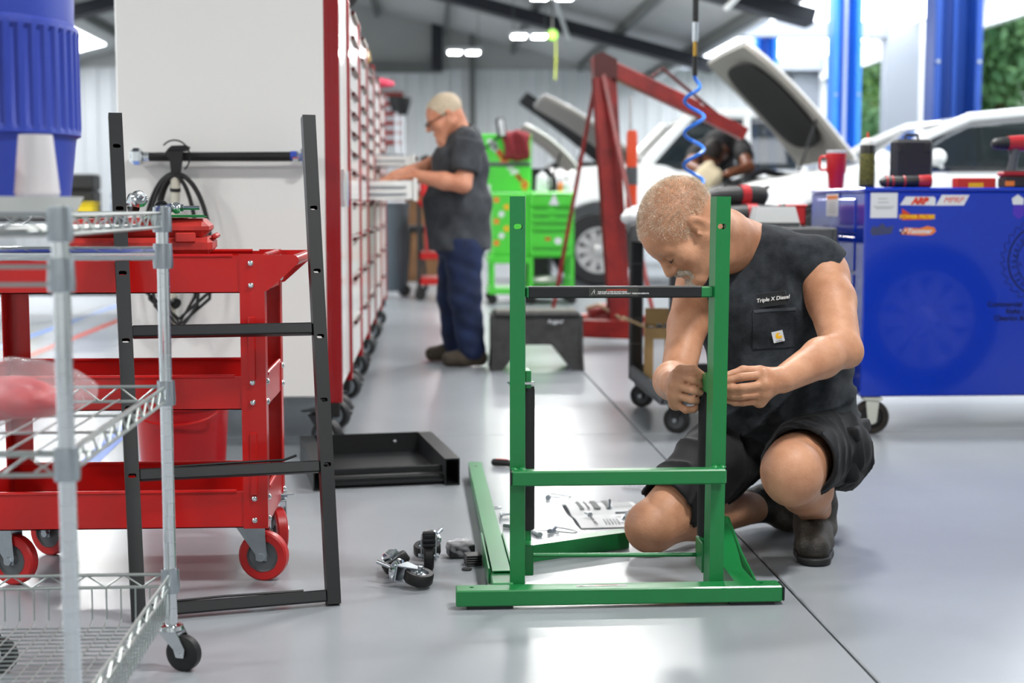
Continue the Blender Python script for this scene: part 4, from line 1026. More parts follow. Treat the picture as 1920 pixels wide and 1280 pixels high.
hp('pump', MB().cyl((1.14, 10.0, .2), (1.32, 10.02, .24), .05, .045, n=16)); hp('pump_handle', MB().tube([(1.12, 9.95, .24), (1.2, 9.9, .27), (1.42, 9.6, .13)], .012, 8), mat('ash_wood', '#a58c70', .7))
for (x, y) in ((1.02, 9.6), (1.02, 10.22), (2.55, 9.4), (2.55, 10.2)): hp('caster_wheel', MB().lathe([(0, -.018), (.034, -.018), (.038, -.01), (.038, .01), (.034, .018), (0, .018)], 20, T(x, y, .038) @ rot('X', 90)), m_rubber)
for (x, y) in ((1.02, 9.6), (1.02, 10.22), (2.55, 9.4), (2.55, 10.2)): hp('caster_fork', MB().bb((x - .03, y - .026, .04), (x + .03, y + .026, .1), .003), m_dgrey)

# blue coiled air hose
ah = thing('air_hose', 'blue coiled air hose hanging with brass fitting above the kneeling man', 'hose', (1.125, 6.0, 1.9))
z = np.linspace(1.5, .92, 260); a = (1.5 - z) / .135 * 2 * PI; rr = np.minimum(1, (1.5 - z) / .08) * .041
MB().tube([(1.128 + r_ * math.sin(t_), 6.0 + r_ * math.cos(t_), q) for q, t_, r_ in zip(z, a, rr)], .0078, 8).build('coil', mat('hose_blue', '#2f74d8', .3), ah, world=True)
MB().cyl((1.128, 6.0, 1.5), (1.128, 6.0, 1.58), .011, n=12).build('sleeve', m_rubber, ah, world=True); MB().cyl((1.128, 6.0, 1.58), (1.128, 6.0, 1.64), .008, n=8).build('brass_fitting', mat('brass', '#b08a3a', .3, metal=1), ah, world=True)
MB().cyl((1.128, 6.0, 1.64), (1.128, 6.0, 1.72), .012, n=12).build('coupler', m_zinc, ah, world=True); MB().cyl((1.128, 6.0, 1.72), (1.128, 6.0, 4.35), .013, n=10).build('drop_line', m_rubber, ah, world=True)

# hose reels high up
for k, (x, y, z) in enumerate(((1.72, 19.6, 3.28),)):
    o = thing('hose_reel', 'small lime green hose reel under the roof by the hoist', 'hose reel', (x, y, z))
    MB().lathe([(0, -.03), (.06, -.03), (.075, -.015), (.075, .015), (.06, .03), (0, .03)], 20, rot('X', 90)).build('reel', mat('reel_green', '#8ad020', .4), o)
    MB().cyl((0, 0, .07), (0, 0, (roofz(x) - z - .02) if x < 4 else .95), .012, n=8).build('bracket', m_purlin, o)
    MB().tube([(.05, 0, -.04), (.05, 0, -.3), (.04, 0, -.6)], .006, 6).build('hose', mat('yellow_hose', '#c8d838', .5), o)

# ================================================================ vehicles
def extr(F, poly, y0, y1, rr=.05, k=.03, op='u', tumble=0., zb=0.):
    P_ = np.array(poly, float); lo = (P_[:, 0].min(), y0, P_[:, 1].min()); hi = (P_[:, 0].max(), y1, P_[:, 1].max())
    sl, (X, Y, Z) = F._blk(lo, hi, k + 4 * F.h)
    Xs = X[:, 0, :] + 0 * Z[0, 0][None, :]; Zs = 0 * X[:, 0, :] + Z[0, 0][None, :]
    d = np.full(Xs.shape, 1e9); sg = np.ones(Xs.shape); n = len(P_)
    for i in range(n):
        a = P_[i]; b = P_[i - 1]; e = b - a; wx = Xs - a[0]; wz = Zs - a[1]
        t = np.clip((wx * e[0] + wz * e[1]) / (e @ e), 0, 1); d = np.minimum(d, (wx - t * e[0]) ** 2 + (wz - t * e[1]) ** 2)
        c1 = Zs >= a[1]; c2 = Zs < b[1]; c3 = e[0] * wz > e[1] * wx
        flip = (c1 & c2 & c3) | (~c1 & ~c2 & ~c3); sg = np.where(flip, -sg, sg)
    d2 = (sg * np.sqrt(d))[:, None, :]
    hy = (y1 - y0) / 2 - tumble * np.maximum(Z - zb, 0)
    q0 = d2 + rr; q1 = np.abs(Y - (y0 + y1) / 2) - (hy - rr)
    dd = np.sqrt(np.maximum(q0, 0) ** 2 + np.maximum(q1, 0) ** 2) + np.minimum(np.maximum(q0, q1), 0) - rr
    F._mix(sl, dd, k, op)
m_car = mat('white_car_paint', '#e9eae8', .2, coat=.8)
m_glass = mat('car_glass', '#20282a', .05, alpha=.82, spec=.8)
m_trimb = mat('car_black_trim', '#17181a', .5)
m_alloy = mat('alloy', '#b4b4b2', .3, metal=.45)
m_tyre = mat('car_tyre', '#1d1d1e', .8, bump=.2, bscale=90)
m_pad = mat('hood_pad', '#1b1b1b', .9, bump=.3, bscale=30)
m_under = mat('hood_underside', '#8b8780', .55)
m_lens = mat('headlight_lens', '#c9ced2', .08, alpha=.6)
def car_wheel(par, c, r, w, s=-1):                   # axle along Y, outer face towards s
    M = T(*c) @ rot('X', 90 * -s)                   # local z points to the outside
    tw = MB().lathe([(r * .62, -w / 2), (r * .92, -w / 2), (r, -w * .36), (r, w * .36), (r * .92, w / 2), (r * .66, w / 2), (r * .62, w * .42)], 48, M, closed=True).build('tyre', m_tyre, par, world=True)
    rim_ = MB().lathe([(r * .6, -w * .4), (r * .63, -w * .4), (r * .63, w * .45), (r * .58, w * .45), (r * .55, w * .2), (r * .55, -w * .3)], 40, M, closed=True)
    rim_.lathe([(0, w * .05), (r * .56, w * .05), (r * .56, w * .0), (0, w * .0)], 32, M)
    rm = rim_.build('rim', m_trimb, par, world=True)
    for k in range(10):
        sp_ = MB(); sp_.M = M @ rot('Z', 36 * k); sp_.prism([(r * .1, -r * .075), (r * .56, -r * .11), (r * .6, 0), (r * .56, r * .11), (r * .1, r * .075)], w * .2, T(0, 0, w * .28)); sp_.build('spoke', m_alloy, rm, world=True)
    MB().lathe([(0, w * .42), (r * .1, w * .42), (r * .2, w * .36), (r * .2, w * .1), (0, w * .1)], 20, M).build('hub_cap', m_alloy, rm, world=True)
    lip = MB().lathe([(r * .58, w * .46), (r * .64, w * .46), (r * .64, w * .38), (r * .56, w * .38)], 40, M, closed=True).build('rim_lip', m_alloy, rm, world=True)
def open_hood(par, hx, hz, tx, tz, y0, y1, m, padc=True, bow=.06, mu=None):
    n = 12; ny = 10; L = V(tx - hx, 0, tz - hz); nr = V(-L.z, 0, L.x).normalized()
    if nr.z < 0: nr = -nr                            # outer skin faces up
    def shell(o, t0, t1, ins, th):
        vs = []; fs = []
        for sgn in (0, 1):
            for i in range(n + 1):
                t = t0 + (t1 - t0) * i / n
                for j in range(ny + 1):
                    u = j / ny; nar = (.09 * max(0, (t - .8) / .2) ** 2 + ins)
                    y = y0 + nar + (y1 - y0 - 2 * nar) * u
                    b_ = bow * (math.sin(PI * min(max(t, 0), 1)) * .6 + math.sin(PI * u) * .5)
                    p = V(hx, 0, hz) + L * t + nr * (b_ + o - th * sgn); vs.append((p.x, y, p.z))
        W = ny + 1; N_ = (n + 1) * W
        for i in range(n):
            for j in range(ny):
                a = i * W + j; fs.append((a, a + 1, a + W + 1, a + W)); fs.append((N_ + a, N_ + a + W, N_ + a + W + 1, N_ + a + 1))
        for i in range(n):
            for j in (0, ny): a = i * W + j; fs.append((a, a + W, N_ + a + W, N_ + a))
        for j in range(ny):
            for i in (0, n): a = i * W + j; fs.append((a, a + 1, N_ + a + 1, N_ + a))
        return MB().add(vs, fs)
    hd = shell(0, 0, 1, 0, .018).build('hood', m, par, world=True)
    shell(-.0185, .02, .985, .02, .03).build('hood_frame', mu or m_under, hd, world=True)
    if padc:                                         # rounded insulation pad
        vs = []; k = 40; cen = V(hx, 0, hz) + L * .53
        for s_ in (0, 1):
            for i in range(k):
                a = 2 * PI * i / k; cu = math.copysign(abs(math.cos(a)) ** .65, math.cos(a)); su = math.copysign(abs(math.sin(a)) ** .65, math.sin(a))
                p = cen + L * (.36 * cu) + nr * (bow * (.55 + .15) - .045 - .02 * s_ - bow * .45 * abs(cu) ** 2); vs.append((p.x, (y0 + y1) / 2 + (y1 - y0) * .38 * su, p.z))
        MB().add(vs, [tuple(range(k)), tuple(range(k, 2 * k))] + [(i, (i + 1) % k, k + (i + 1) % k, k + i) for i in range(k)]).build('insulation_pad', m_pad, hd, world=True)
    MB().cyl((hx + L.x * .35, y0 + .1, hz + L.z * .35), (hx + L.x * .5, y0 + .12, hz - .1), .012, n=8).build('gas_strut', m_trimb, par, world=True)

# white crossover on the lift, hood up
sv = thing('white_suv', 'white crossover with open hood behind the blue cabinet', 'car', (4.6, 12.58, 0))
F = Field((2.1, 11.5, .3), (7.2, 13.65, 1.6), .03)
extr(F, [(2.36, .55), (2.33, .98), (2.46, 1.09), (2.73, 1.165), (3.18, 1.24), (3.6, 1.3), (3.85, 1.32), (4.2, 1.24), (6.8, 1.28), (6.98, 1.0), (6.9, .5), (6.7, .42), (2.6, .42)], 11.66, 13.5, .07)
for wx in (3.34, 6.05):
    for y in (11.66, 13.5): F.cap((wx, y - .16, .6), (wx, y + .16, .6), .41, k=.015, op='s')
F.rbox((3.02, 12.58, 1.3), (.5, .72, .33), .05, op='s')
F.build('body', m_car, sv, 1)
for wx in (3.34, 6.05):
    for y, s in ((11.78, -1), (13.38, 1)): car_wheel(sv, (wx, y, .58), .36, .22, s)
g_ = Field((3.6, 11.6, 1.15), (7, 13.6, 1.9), .03); extr(g_, [(3.8, 1.27), (4.5, 1.68), (5.2, 1.745), (6.2, 1.7), (6.75, 1.25)], 11.73, 13.43, .04, tumble=.16, zb=1.25); g_.build('windows', m_glass, sv, 1)
r_ = Field((3.6, 11.5, 1.5), (7, 13.7, 1.95), .025); extr(r_, [(4.42, 1.66), (4.55, 1.72), (5.2, 1.795), (6.2, 1.745), (6.35, 1.69), (6.2, 1.68), (5.2, 1.73), (4.55, 1.66)], 11.8, 13.36, .03); r_.build('roof', m_car, sv, 1)
for y in (11.75, 13.41):
    dy = .06 if y < 12 else -.06
    MB().tube([(3.75, y, 1.29), (4.2, y + dy * .6, 1.55), (4.55, y + dy, 1.695), (5.2, y + dy * 1.2, 1.755), (6.2, y + dy, 1.71), (6.75, y, 1.28)], .042, 10).build('roof_rail', m_car, sv, world=True)
    MB().beam((5.3, y, 1.22), (5.22, y + dy, 1.74), .07, .05, .01, up=(0, 1, 0)).build('pillar', m_trimb, sv, world=True)
MB().tube([(4.35, 11.66, 1.25), (5.3, 11.655, 1.255), (6.6, 11.66, 1.29)], .012, 8).build('window_trim', m_trimb, sv, world=True)
for x in (4.85, 5.6): 
    MB().tube([(x, 12.05, 1.1), (x + .05, 12.05, 1.35), (x + .08, 12.05, 1.45)], [.14, .13, .06], 12).build('seat', m_trimb, sv, world=True)
open_hood(sv, 3.58, 1.345, 2.64, 2.32, 11.7, 13.42, m_car)
b = Field((4.0, 11.3, 1.2), (4.35, 11.7, 1.5), .012); b.ell((4.17, 11.5, 1.355), (.075, .1, .07)); b.cap((4.2, 11.55, 1.32), (4.28, 11.68, 1.28), .02, k=.03); b.build('mirror', m_car, sv)
e_ = MB(); e_.bb((2.56, 11.9, .95), (3.45, 13.25, 1.08), .03); e_.bb((2.7, 12.1, 1.0), (3.2, 13.0, 1.2), .05); e_.bb((2.65, 11.95, 1.0), (2.9, 12.1, 1.19), .02); e_.tube([(2.6, 12.0, 1.15), (2.9, 12.2, 1.26), (3.3, 12.6, 1.2)], .03, 8); e_.build('engine', m_trimb, sv, world=True)
hl = Field((2.25, 11.55, .9), (2.85, 12.1, 1.2), .015); extr(hl, [(2.36, 1.0), (2.4, 1.07), (2.76, 1.15), (2.7, 1.06), (2.5, .98)], 11.63, 11.9, .02); hl.build('headlight', m_lens, sv)
MB().bb((2.66, 11.626, 1.06), (2.72, 11.66, 1.1), .008).build('marker_lamp', m_org, sv, world=True)
MB().bb((2.325, 11.9, .62), (2.36, 13.25, .95), .01).build('grille', m_trimb, sv, world=True)

# white pickup farther back, hood up
tk = thing('white_pickup', 'white pickup truck with open hood behind the engine hoist', 'truck', (3.6, 18.0, 0))
F = Field((.9, 16.7, .3), (6.8, 19.3, 1.7), .035)
extr(F, [(1.12, .6), (1.1, 1.18), (1.2, 1.34), (1.5, 1.41), (2.55, 1.47), (2.85, 1.45), (3.0, 1.38), (6.5, 1.38), (6.6, .8), (6.4, .55), (1.3, .5)], 16.9, 19.05, .08)
for wx in (2.05, 5.6):
    for y in (16.9, 19.05): F.cap((wx, y - .2, .46), (wx, y + .2, .46), .55, k=.015, op='s')
F.rbox((1.85, 17.97, 1.5), (.6, .8, .3), .05, op='s'); F.rbox((5.55, 17.97, 1.45), (.95, .95, .5), .03, op='s'); F.build('body', m_car, tk, 1)
for wx in (2.05, 5.6):
    for y, s in ((17.06, -1), (18.9, 1)): car_wheel(tk, (wx, y, .435), .43, .26, s)
g_ = Field((2.4, 16.8, 1.3), (4.8, 19.2, 2.2), .035); extr(g_, [(2.6, 1.4), (3.2, 2.02), (4.4, 2.05), (4.5, 1.4)], 17.0, 18.95, .04, tumble=.14, zb=1.4); g_.build('windows', m_glass, tk, 1)
r_ = Field((2.9, 16.8, 1.9), (4.7, 19.2, 2.25), .03); extr(r_, [(3.1, 1.99), (3.25, 2.09), (3.6, 2.13), (4.4, 2.12), (4.52, 2.02), (4.4, 2.0), (3.4, 2.0)], 17.05, 18.9, .03); r_.build('roof', m_car, tk, 1)
for y in (17.0, 18.95):
    dy = .1 if y < 18 else -.1
    MB().tube([(2.6, y, 1.42), (3.15, y + dy, 2.02)], .06, 8).build('pillar', m_car, tk, world=True); MB().tube([(3.85, y, 1.38), (3.85, y + dy, 2.04)], .05, 8).build('pillar', m_car, tk, world=True); MB().tube([(4.52, y, 1.38), (4.45, y + dy, 2.04)], .06, 8).build('pillar', m_car, tk, world=True)
open_hood(tk, 2.6, 1.5, 1.42, 2.3, 17.0, 18.95, m_car, padc=False, bow=.09)
e_ = MB(); e_.bb((1.3, 17.2, 1.1), (2.4, 18.75, 1.3), .04); e_.bb((1.5, 17.4, 1.2), (2.2, 18.5, 1.5), .06); e_.build('engine', m_trimb, tk, world=True)
MB().bb((1.1, 16.885, 1.0), (1.28, 17.2, 1.28), .03).build('headlight', m_lens, tk, world=True); MB().bb((1.2, 16.87, 1.1), (1.32, 16.92, 1.22), .02).build('marker_lamp', m_org, tk, world=True)
MB().bb((1.075, 17.2, .75), (1.11, 18.75, 1.25), .02).build('grille', m_alloy, tk, world=True)
# hood panel standing behind the green cart
hp_ = thing('loose_hood', 'curved white car hood raised behind the green tool cart', 'hood', (1.4, 15.6, 0))
open_hood(hp_, 1.62, 1.36, 1.05, 1.83, 15.0, 16.2, m_car, padc=False, bow=.07)
MB().bb((1.05, 15.2, 0), (1.34, 16.1, 1.36), .04).build('rack', m_trimb, hp_, world=True)
# black truck hood further back
bt = thing('black_pickup', 'dark pickup with raised black hood at the back of the shop', 'truck', (3.0, 23, 0))
F = Field((1.5, 21.8, .3), (6.6, 24.4, 1.9), .05); extr(F, [(1.75, .6), (1.75, 1.4), (2.0, 1.5), (3.1, 1.58), (3.5, 1.45), (6.3, 1.45), (6.3, .6)], 22.0, 24.1, .08)
F.build('body', m_trimb, bt, 1)
for wx in (2.6, 5.6): car_wheel(bt, (wx, 21.98, .44), .44, .26, -1); car_wheel(bt, (wx, 24.1, .44), .44, .26, 1)
open_hood(bt, 3.0, 1.62, 1.55, 2.72, 22.1, 24.0, m_trimb, padc=False, mu=m_pad)
g_ = Field((3, 21.9, 1.4), (5.4, 24.2, 2.3), .05); extr(g_, [(3.3, 1.5), (3.8, 2.1), (4.9, 2.1), (5.1, 1.5)], 22.15, 23.95, .05, tumble=.1, zb=1.5); g_.build('cab', mat('blue_grey_glass', '#27384f', .1), bt, 1)

# ================================================================ two-post lift columns
m_lift = mat('lift_blue', '#2f86e8', .35, coat=.2); m_liftd = mat('lift_dark_blue', '#1b4698', .4)
def column(x0, x1, y, h, m, label, cover=True):
    t = thing('lift_column', label, 'car lift', ((x0 + x1) / 2, y, 0), group='blue lift columns')
    w = x1 - x0; d = .3
    b = MB(); b.bb((-w / 2, -d / 2, .02), (-w / 2 + .07, d / 2, h), .01); b.bb((w / 2 - .07, -d / 2, .02), (w / 2, d / 2, h), .01); b.bb((-w / 2, d / 2 - .03, .02), (w / 2, d / 2, h)); b.build('channel', m, t)
    MB().bb((-w / 2 - .08, -d / 2 - .05, 0), (w / 2 + .08, d / 2 + .05, .02), .004).build('base_plate', m, t)
    MB().bb((-w / 2 + .09, -d / 2 - .03, .5), (w / 2 - .09, d / 2 - .05, 1.2), .01).build('carriage', m_liftd, t)
    MB().cyl((0, -.02, .1), (0, -.02, h - .1), .03, n=12).build('cylinder', m_liftd if not cover else mat('pale_cover', '#b9c4d6', .4), t)
    MB().beam((-.05, -.15, .62), (-.8, -.5, .62), .1, .08, .01, up=(0, 0, 1)).build('arm', m_liftd, t)
    MB().bb((-w / 2, -d / 2, h), (w / 2, d / 2, h + .05), .01).build('cap', m, t)
    for z in (1.6, 2.4):
        for s in (-1, 1): MB().cyl((s * (w / 2 - .035), -d / 2 - .012, z), (s * (w / 2 - .035), -d / 2, z), .02, n=8).build('bolt', m_zinc, t)
column(5.08, 5.57, 14.3, 3.85, m_liftd, 'dark blue lift column rising behind the crossover roof', False)
column(5.26, 5.63, 18.5, 3.85, m_lift, 'bright blue lift column right of the open hood', True)
column(5.5, 5.89, 24.0, 3.9, m_lift, 'bright blue lift column behind the open hood, smallest', False)

# ================================================================ green tool cart
m_lime = mat('lime_green_enamel', '#4cc83c', .35, coat=.2)
gc = thing('green_tool_cart', 'lime green tool cart with drawers and raised stickered panel', 'tool cart', (1.0, 14.2, 0))
def gg(n, mb, m=None, p=None): return mb.build(n, m or m_lime, p or gc, world=True)
gg('upper_box', MB().bb((1.0, 13.9, .95), (1.44, 14.5, 1.1), .01)); 
for (z0, z1, parts) in ((.965, 1.085, 1), (.875, .945, 2), (.805, .87, 2), (.73, .795, 1), (.56, .72, 1), (.48, .55, 1)):
    for q in range(parts):
        a = 1.01 + q * (.42 / parts); d = gg('drawer', MB().bb((a, 13.885, z0), (a + .42 / parts - .006, 13.9, z1), .004)); gg('drawer_pull', MB().bb((a + .03, 13.878, z1 - .018), (a + .42 / parts - .04, 13.886, z1 - .008), .002), mat('dark_pull', '#2a4a2c', .5), d)
gg('body', MB().bb((1.0, 13.9, .46), (1.44, 14.5, .95), .008))
for (x, y) in ((1.0, 13.9), (1.4, 13.9), (1.0, 14.46), (1.4, 14.46), (.62, 13.9), (.62, 14.46)): gg('leg', MB().bb((x, y, .1), (x + .04, y + .04, .5), .004)); gg('caster_wheel', MB().lathe([(0, -.018), (.045, -.018), (.05, 0), (.045, .018), (0, .018)], 20, T(x + .02, y + .02, .05) @ rot('X', 90)), m_rubber)
gg('lower_shelf', MB().bb((.6, 13.88, .1), (1.44, 14.52, .16), .006)); gg('side_tray', MB().bb((.6, 13.88, .4), (1.0, 14.5, .47), .006)); gg('side_body', MB().bb((.64, 13.95, .47), (1.0, 14.5, 1.09), .01))
pn = gg('raised_panel', MB().bb((.55, 14.45, 1.1), (1.06, 14.5, 1.68), .01)); gg('panel_rail', MB().bb((.56, 14.43, 1.36), (1.05, 14.45, 1.4), .003), m_dgrey, pn)
for k in range(14):
    x = .62 + .4 * ((k * .381) % 1); z = 1.14 + .5 * ((k * .618) % 1); gg('sticker', MB().box((x, 14.447, z), (.05 + .03 * (k % 2), .003, .04 + .03 * (k % 3 == 0)), 0, rot('Y', 23 * k)), (m_wst, m_org, mat('red_sticker', '#c23a1c', .5), m_wst)[k % 4], pn)
for k in range(7):
    gg('sticker', MB().box((.68 + .05 * (k % 3), 13.947, .6 + .07 * k), (.05, .003, .05), 0, rot('Y', 31 * k)), (m_org, m_wst, m_yel)[k % 3])
gg('sticker', MB().prism([(-.05, -.05), (.05, -.05), (0, .06)], .003, T(1.24, 13.883, 1.02) @ rot('X', 90)), m_wst); gg('sticker', MB().cyl((1.28, 13.884, .62), (1.28, 13.882, .62), .035, n=16), m_wst); gg('sticker', MB().box((1.18, 13.883, .64), (.05, .003, .03)), mat('red_sticker', '#c23a1c', .5))
o = thing('red_jacket', 'dark red cloth bag hanging on the green raised panel', 'bag', (.9, 14.3, 1.4))
f = Field((.65, 14.1, 1.3), (1.15, 14.45, 1.8), .012); f.rbox((.9, 14.33, 1.56), (.13, .06, .15), .05).cap((.8, 14.33, 1.64), (1.0, 14.33, 1.64), .05, k=.03); f.folds(.01, lambda X, Y, Z: np.sin(X * 40 + Z * 20)); f.build('cloth_body', mat('dark_red_cloth', '#7d1c26', .8, var=.3, vscale=15), o)
o = thing('inspection_mirror', 'black framed mirror on an arm above the green cart', 'mirror', (.73, 14.2, 1.5)); MB().tube([(.55, 14.2, 1.5), (.7, 14.2, 1.62), (.72, 14.2, 1.7)], .012, 8).build('arm', m_rubber, o, world=True); MB().box((.74, 14.2, 1.73), (.09, .03, .2), .02, rot('Y', -8)).build('frame', m_rubber, o, world=True); MB().box((.745, 14.183, 1.735), (.05, .004, .16), .001, rot('Y', -8)).build('glass', m_chrome, o, world=True)
o = thing('white_jug', 'white plastic jug standing on the green cart top', 'jug', (1.14, 14.1, 1.102)); MB().lathe([(0, 0), (.06, 0), (.062, .01), (.058, .14), (.045, .17), (.02, .18), (.02, .2), (0, .2)], 20).build('jug_body', m_wst, o); MB().tube([(.05, 0, .13), (.085, 0, .12), (.085, 0, .05), (.055, 0, .04)], .008, 8).build('handle', m_wst, o)
for k, (x, hgt, c) in enumerate(((1.26, .17, m_rubber), (1.32, .1, m_org), (1.38, .12, m_wst))):
    o = thing('bottle', ['dark bottle on the green cart top', 'orange bottle on the green cart top', 'white bottle on the right edge of green cart top'][k], 'bottle', (x, 14.1, 1.102)); MB().lathe([(0, 0), (.028, 0), (.028, hgt * .7), (.012, hgt * .85), (.012, hgt), (0, hgt)], 16).build('bottle_body', c, o); MB().lathe([(.014, 0), (.014, .02), (0, .02)], 12, T(0, 0, hgt * .97)).build('cap', m_rubber, o)
o = thing('pneumatic_tool', 'grey tool lying on the lower shelf of green cart', 'tool', (1.2, 14.1, .165)); MB().tube([(-.15, 0, .06), (0, 0, .06), (.12, .02, .05)], [.03, .055, .03], 12).build('tool_body', m_alloy, o); MB().tube([(0, 0, .06), (-.02, -.02, .2)], .02, 8).build('handle', m_rubber, o)

# ================================================================ red cart and other things beyond the standing man
rc2 = thing('red_shop_cart', 'red shop cart with black posts beyond the standing man', 'cart', (.15, 14.8, 0))
for z in (.16, .42, .95): MB().bb((-.1, 14.5, z), (.5, 15.1, z + .07), .008).build('tray', m_red, rc2, world=True)
for (x, y) in ((-.1, 14.5), (.46, 14.5), (-.1, 15.06), (.46, 15.06)): MB().bb((x, y, .1), (x + .04, y + .04, 1.0), .004).build('post', m_red if x > 0 else m_ck, rc2, world=True); MB().lathe([(0, -.025), (.05, -.025), (.06, 0), (.05, .025), (0, .025)], 20, T(x + .03, y + .02, .06) @ rot('X', 90)).build('caster_wheel', m_rubber, rc2, world=True)
for k in range(2): MB().bb((-.02 + .1 * k, 14.495, .5), (.04 + .1 * k, 14.505, .93), .003).build('panel', MATS['tool_red'], rc2, world=True)
o = thing('air_compressor', 'red machine with black knobs on the red shop cart', 'machine', (.05, 14.8, 1.025))
MB().bb((-.12, -.15, 0), (.2, .15, .36), .04).build('housing', mat('red_plastic', '#c92a2a', .35), o); MB().cyl((-.1, -.15, .38), (-.02, -.15, .42), .05, n=14).build('knob', m_rubber, o); MB().tube([(-.14, -.1, .3), (-.2, -.12, .2), (-.13, -.14, .05)], .02, 8).build('hose', m_rubber, o)
o = thing('shop_bin', 'grey wheeled bin standing beyond the open drawers', 'bin', (-.34, 15.2, 0)); MB().lathe([(0, .06), (.11, .06), (.125, .1), (.15, .95), (.16, .96), (.16, 1.0), (0, 1.0)], 24).build('bin_body', mat('slate_plastic', '#4b565e', .5), o); MB().lathe([(0, -.02), (.06, -.02), (.07, 0), (.06, .02), (0, .02)], 20, T(.1, -.05, .07) @ rot('X', 90)).build('wheel', m_rubber, o); MB().lathe([(.12, 1.0), (.1, 1.12), (0, 1.14)], 20).build('lid', m_wst, o)
o = thing('black_stool', 'black shop stool beyond the grey bin', 'stool', (-.13, 16.2, 0)); MB().lathe([(0, .66), (.15, .66), (.16, .69), (.15, .74), (0, .75)], 24).build('seat', m_rubber, o)
for k in range(4): MB().tube([(.09 * math.cos(k * PI / 2 + .7), .09 * math.sin(k * PI / 2 + .7), .66), (.17 * math.cos(k * PI / 2 + .7), .17 * math.sin(k * PI / 2 + .7), 0)], .014, 8).build('leg', m_ck, o)
o = thing('wood_crate', 'brown wooden cabinet at the back beyond red shop cart', 'cabinet', (-.1, 18.5, 0)); MB().bb((-.22, -.3, 0), (.3, .3, 1.15), .01).build('cabinet_body', mat('brown_wood', '#7a5636', .7, var=.3, vscale=4), o); MB().bb((-.2, -.31, .05), (.28, -.3, 1.1), .005).build('door', MATS['brown_wood'], o)
fg = thing('flag', 'red and white striped flag on the far wall', 'flag', (-.9, 29.9, 2.2))
for k in range(11): MB().bb((-1.5, 29.9 - .012, 2.24 + .098 * k), (-.47, 29.9, 2.335 + .098 * k), .003).build('stripe', mat('flag_red', '#a33a34', .8) if k % 2 == 0 else m_wst, fg, world=True)
for k, (x, z) in enumerate(((-.55, 2.62), (-.4, 2.45))):
    o = thing('stand_light', ['black work lamp on a stand before the flag', 'black work lamp lower before the flag'][k], 'work lamp', (x * .9, 24 - 2 * k, 0)); MB().cyl((0, 0, 0), (0, 0, z - .1), .03, n=10).build('stand', m_wst, o); MB().lathe([(0, 0), (.07, 0), (.13, .2), (.13, .26), (0, .26)], 16, T(0, 0, z - .1)).build('head', m_rubber, o); MB().bb((-.25, -.25, 0), (.25, .25, .03), .01).build('base', m_rubber, o)
# left background: work bench with cases
wb2 = thing('work_bench', 'black work bench with casters seen past the white locker', 'bench', (-3.1, 12.6, 0))
MB().bb((-4.2, 12.2, .82), (-2.35, 13.0, .88), .01).build('top', m_ck, wb2, world=True); MB().bb((-4.15, 12.25, .2), (-2.4, 12.95, .26), .01).build('shelf', m_ck, wb2, world=True)
for (x, y) in ((-4.15, 12.25), (-2.45, 12.25), (-4.15, 12.9), (-2.45, 12.9)): MB().bb((x, y, .1), (x + .06, y + .06, .82), .006).build('leg', m_ck, wb2, world=True); MB().lathe([(0, -.02), (.05, -.02), (.055, 0), (.05, .02), (0, .02)], 16, T(x + .03, y + .03, .055) @ rot('X', 90)).build('caster_wheel', m_rubber, wb2, world=True)
for k, (x, w_, h_, c, lb_) in enumerate(((-3.0, .3, .35, m_trimb, 'black machine on the work bench by the blue can'), (-2.62, .18, .2, mat('silver_blue', '#8fa0b5', .4), 'pale blue container at the right end of the bench'), (-3.7, .4, .25, m_trimb, 'black tool case on the bench seen through wire shelf'))):
    o = thing('bench_case', lb_, 'case', (x, 12.6, .882)); MB().bb((-w_ / 2, -.15, 0), (w_ / 2, .15, h_ * .6), .02).build('case_bottom', c, o); MB().bb((-w_ / 2, -.15, h_ * .6 + .002), (w_ / 2, .15, h_), .02).build('case_lid', c, o)
o = thing('yellow_crate', 'yellow plastic crate before the black machine on the bench', 'crate', (-2.98, 12.32, .882)); MB().bb((-.18, -.1, 0), (.18, .1, .09), .01).build('crate_body', mat('bright_yellow', '#cdb410', .5), o); MB().bb((-.19, -.11, .09), (.19, .11, .11), .005).build('rim', MATS['bright_yellow'], o)
for k, (x, c) in enumerate(((-3.95, m_bluep), (-3.5, mat('bright_yellow', '#cdb410', .5)), (-2.9, m_bluep))):
    o = thing('parts_bin', ['blue parts bin on the bench shelf, leftmost', 'yellow parts bin on the bench shelf', 'blue parts bin on the bench shelf, rightmost'][k], 'bin', (x, 12.5, .262)); MB().bb((-.15, -.18, 0), (.15, .18, .2), .02).build('bin_body', c, o); MB().bb((-.16, -.19, .2), (.16, .19, .22), .005).build('rim', c, o)

# ================================================================ people
def fcyl(F, a, b, ra, rb, k=.01, op='u', rr=.006):   # flat-ended tapered cylinder
    a = np.array(a, float); b = np.array(b, float); r = max(ra, rb) + rr
    sl, (X, Y, Z) = F._blk(np.minimum(a, b) - r, np.maximum(a, b) + r, k + 3 * F.h)
    ab = b - a; L = np.linalg.norm(ab); n = ab / L
    t = (X - a[0]) * n[0] + (Y - a[1]) * n[1] + (Z - a[2]) * n[2]
    tc = np.clip(t / L, 0, 1)
    rad = np.sqrt(np.maximum((X - a[0]) ** 2 + (Y - a[1]) ** 2 + (Z - a[2]) ** 2 - t ** 2, 0))
    q0 = rad - (ra + (rb - ra) * tc) + rr; q1 = np.abs(t - L / 2) - L / 2 + rr
    d = np.sqrt(np.maximum(q0, 0) ** 2 + np.maximum(q1, 0) ** 2) + np.minimum(np.maximum(q0, q1), 0) - rr
    F._mix(sl, d, k, op)
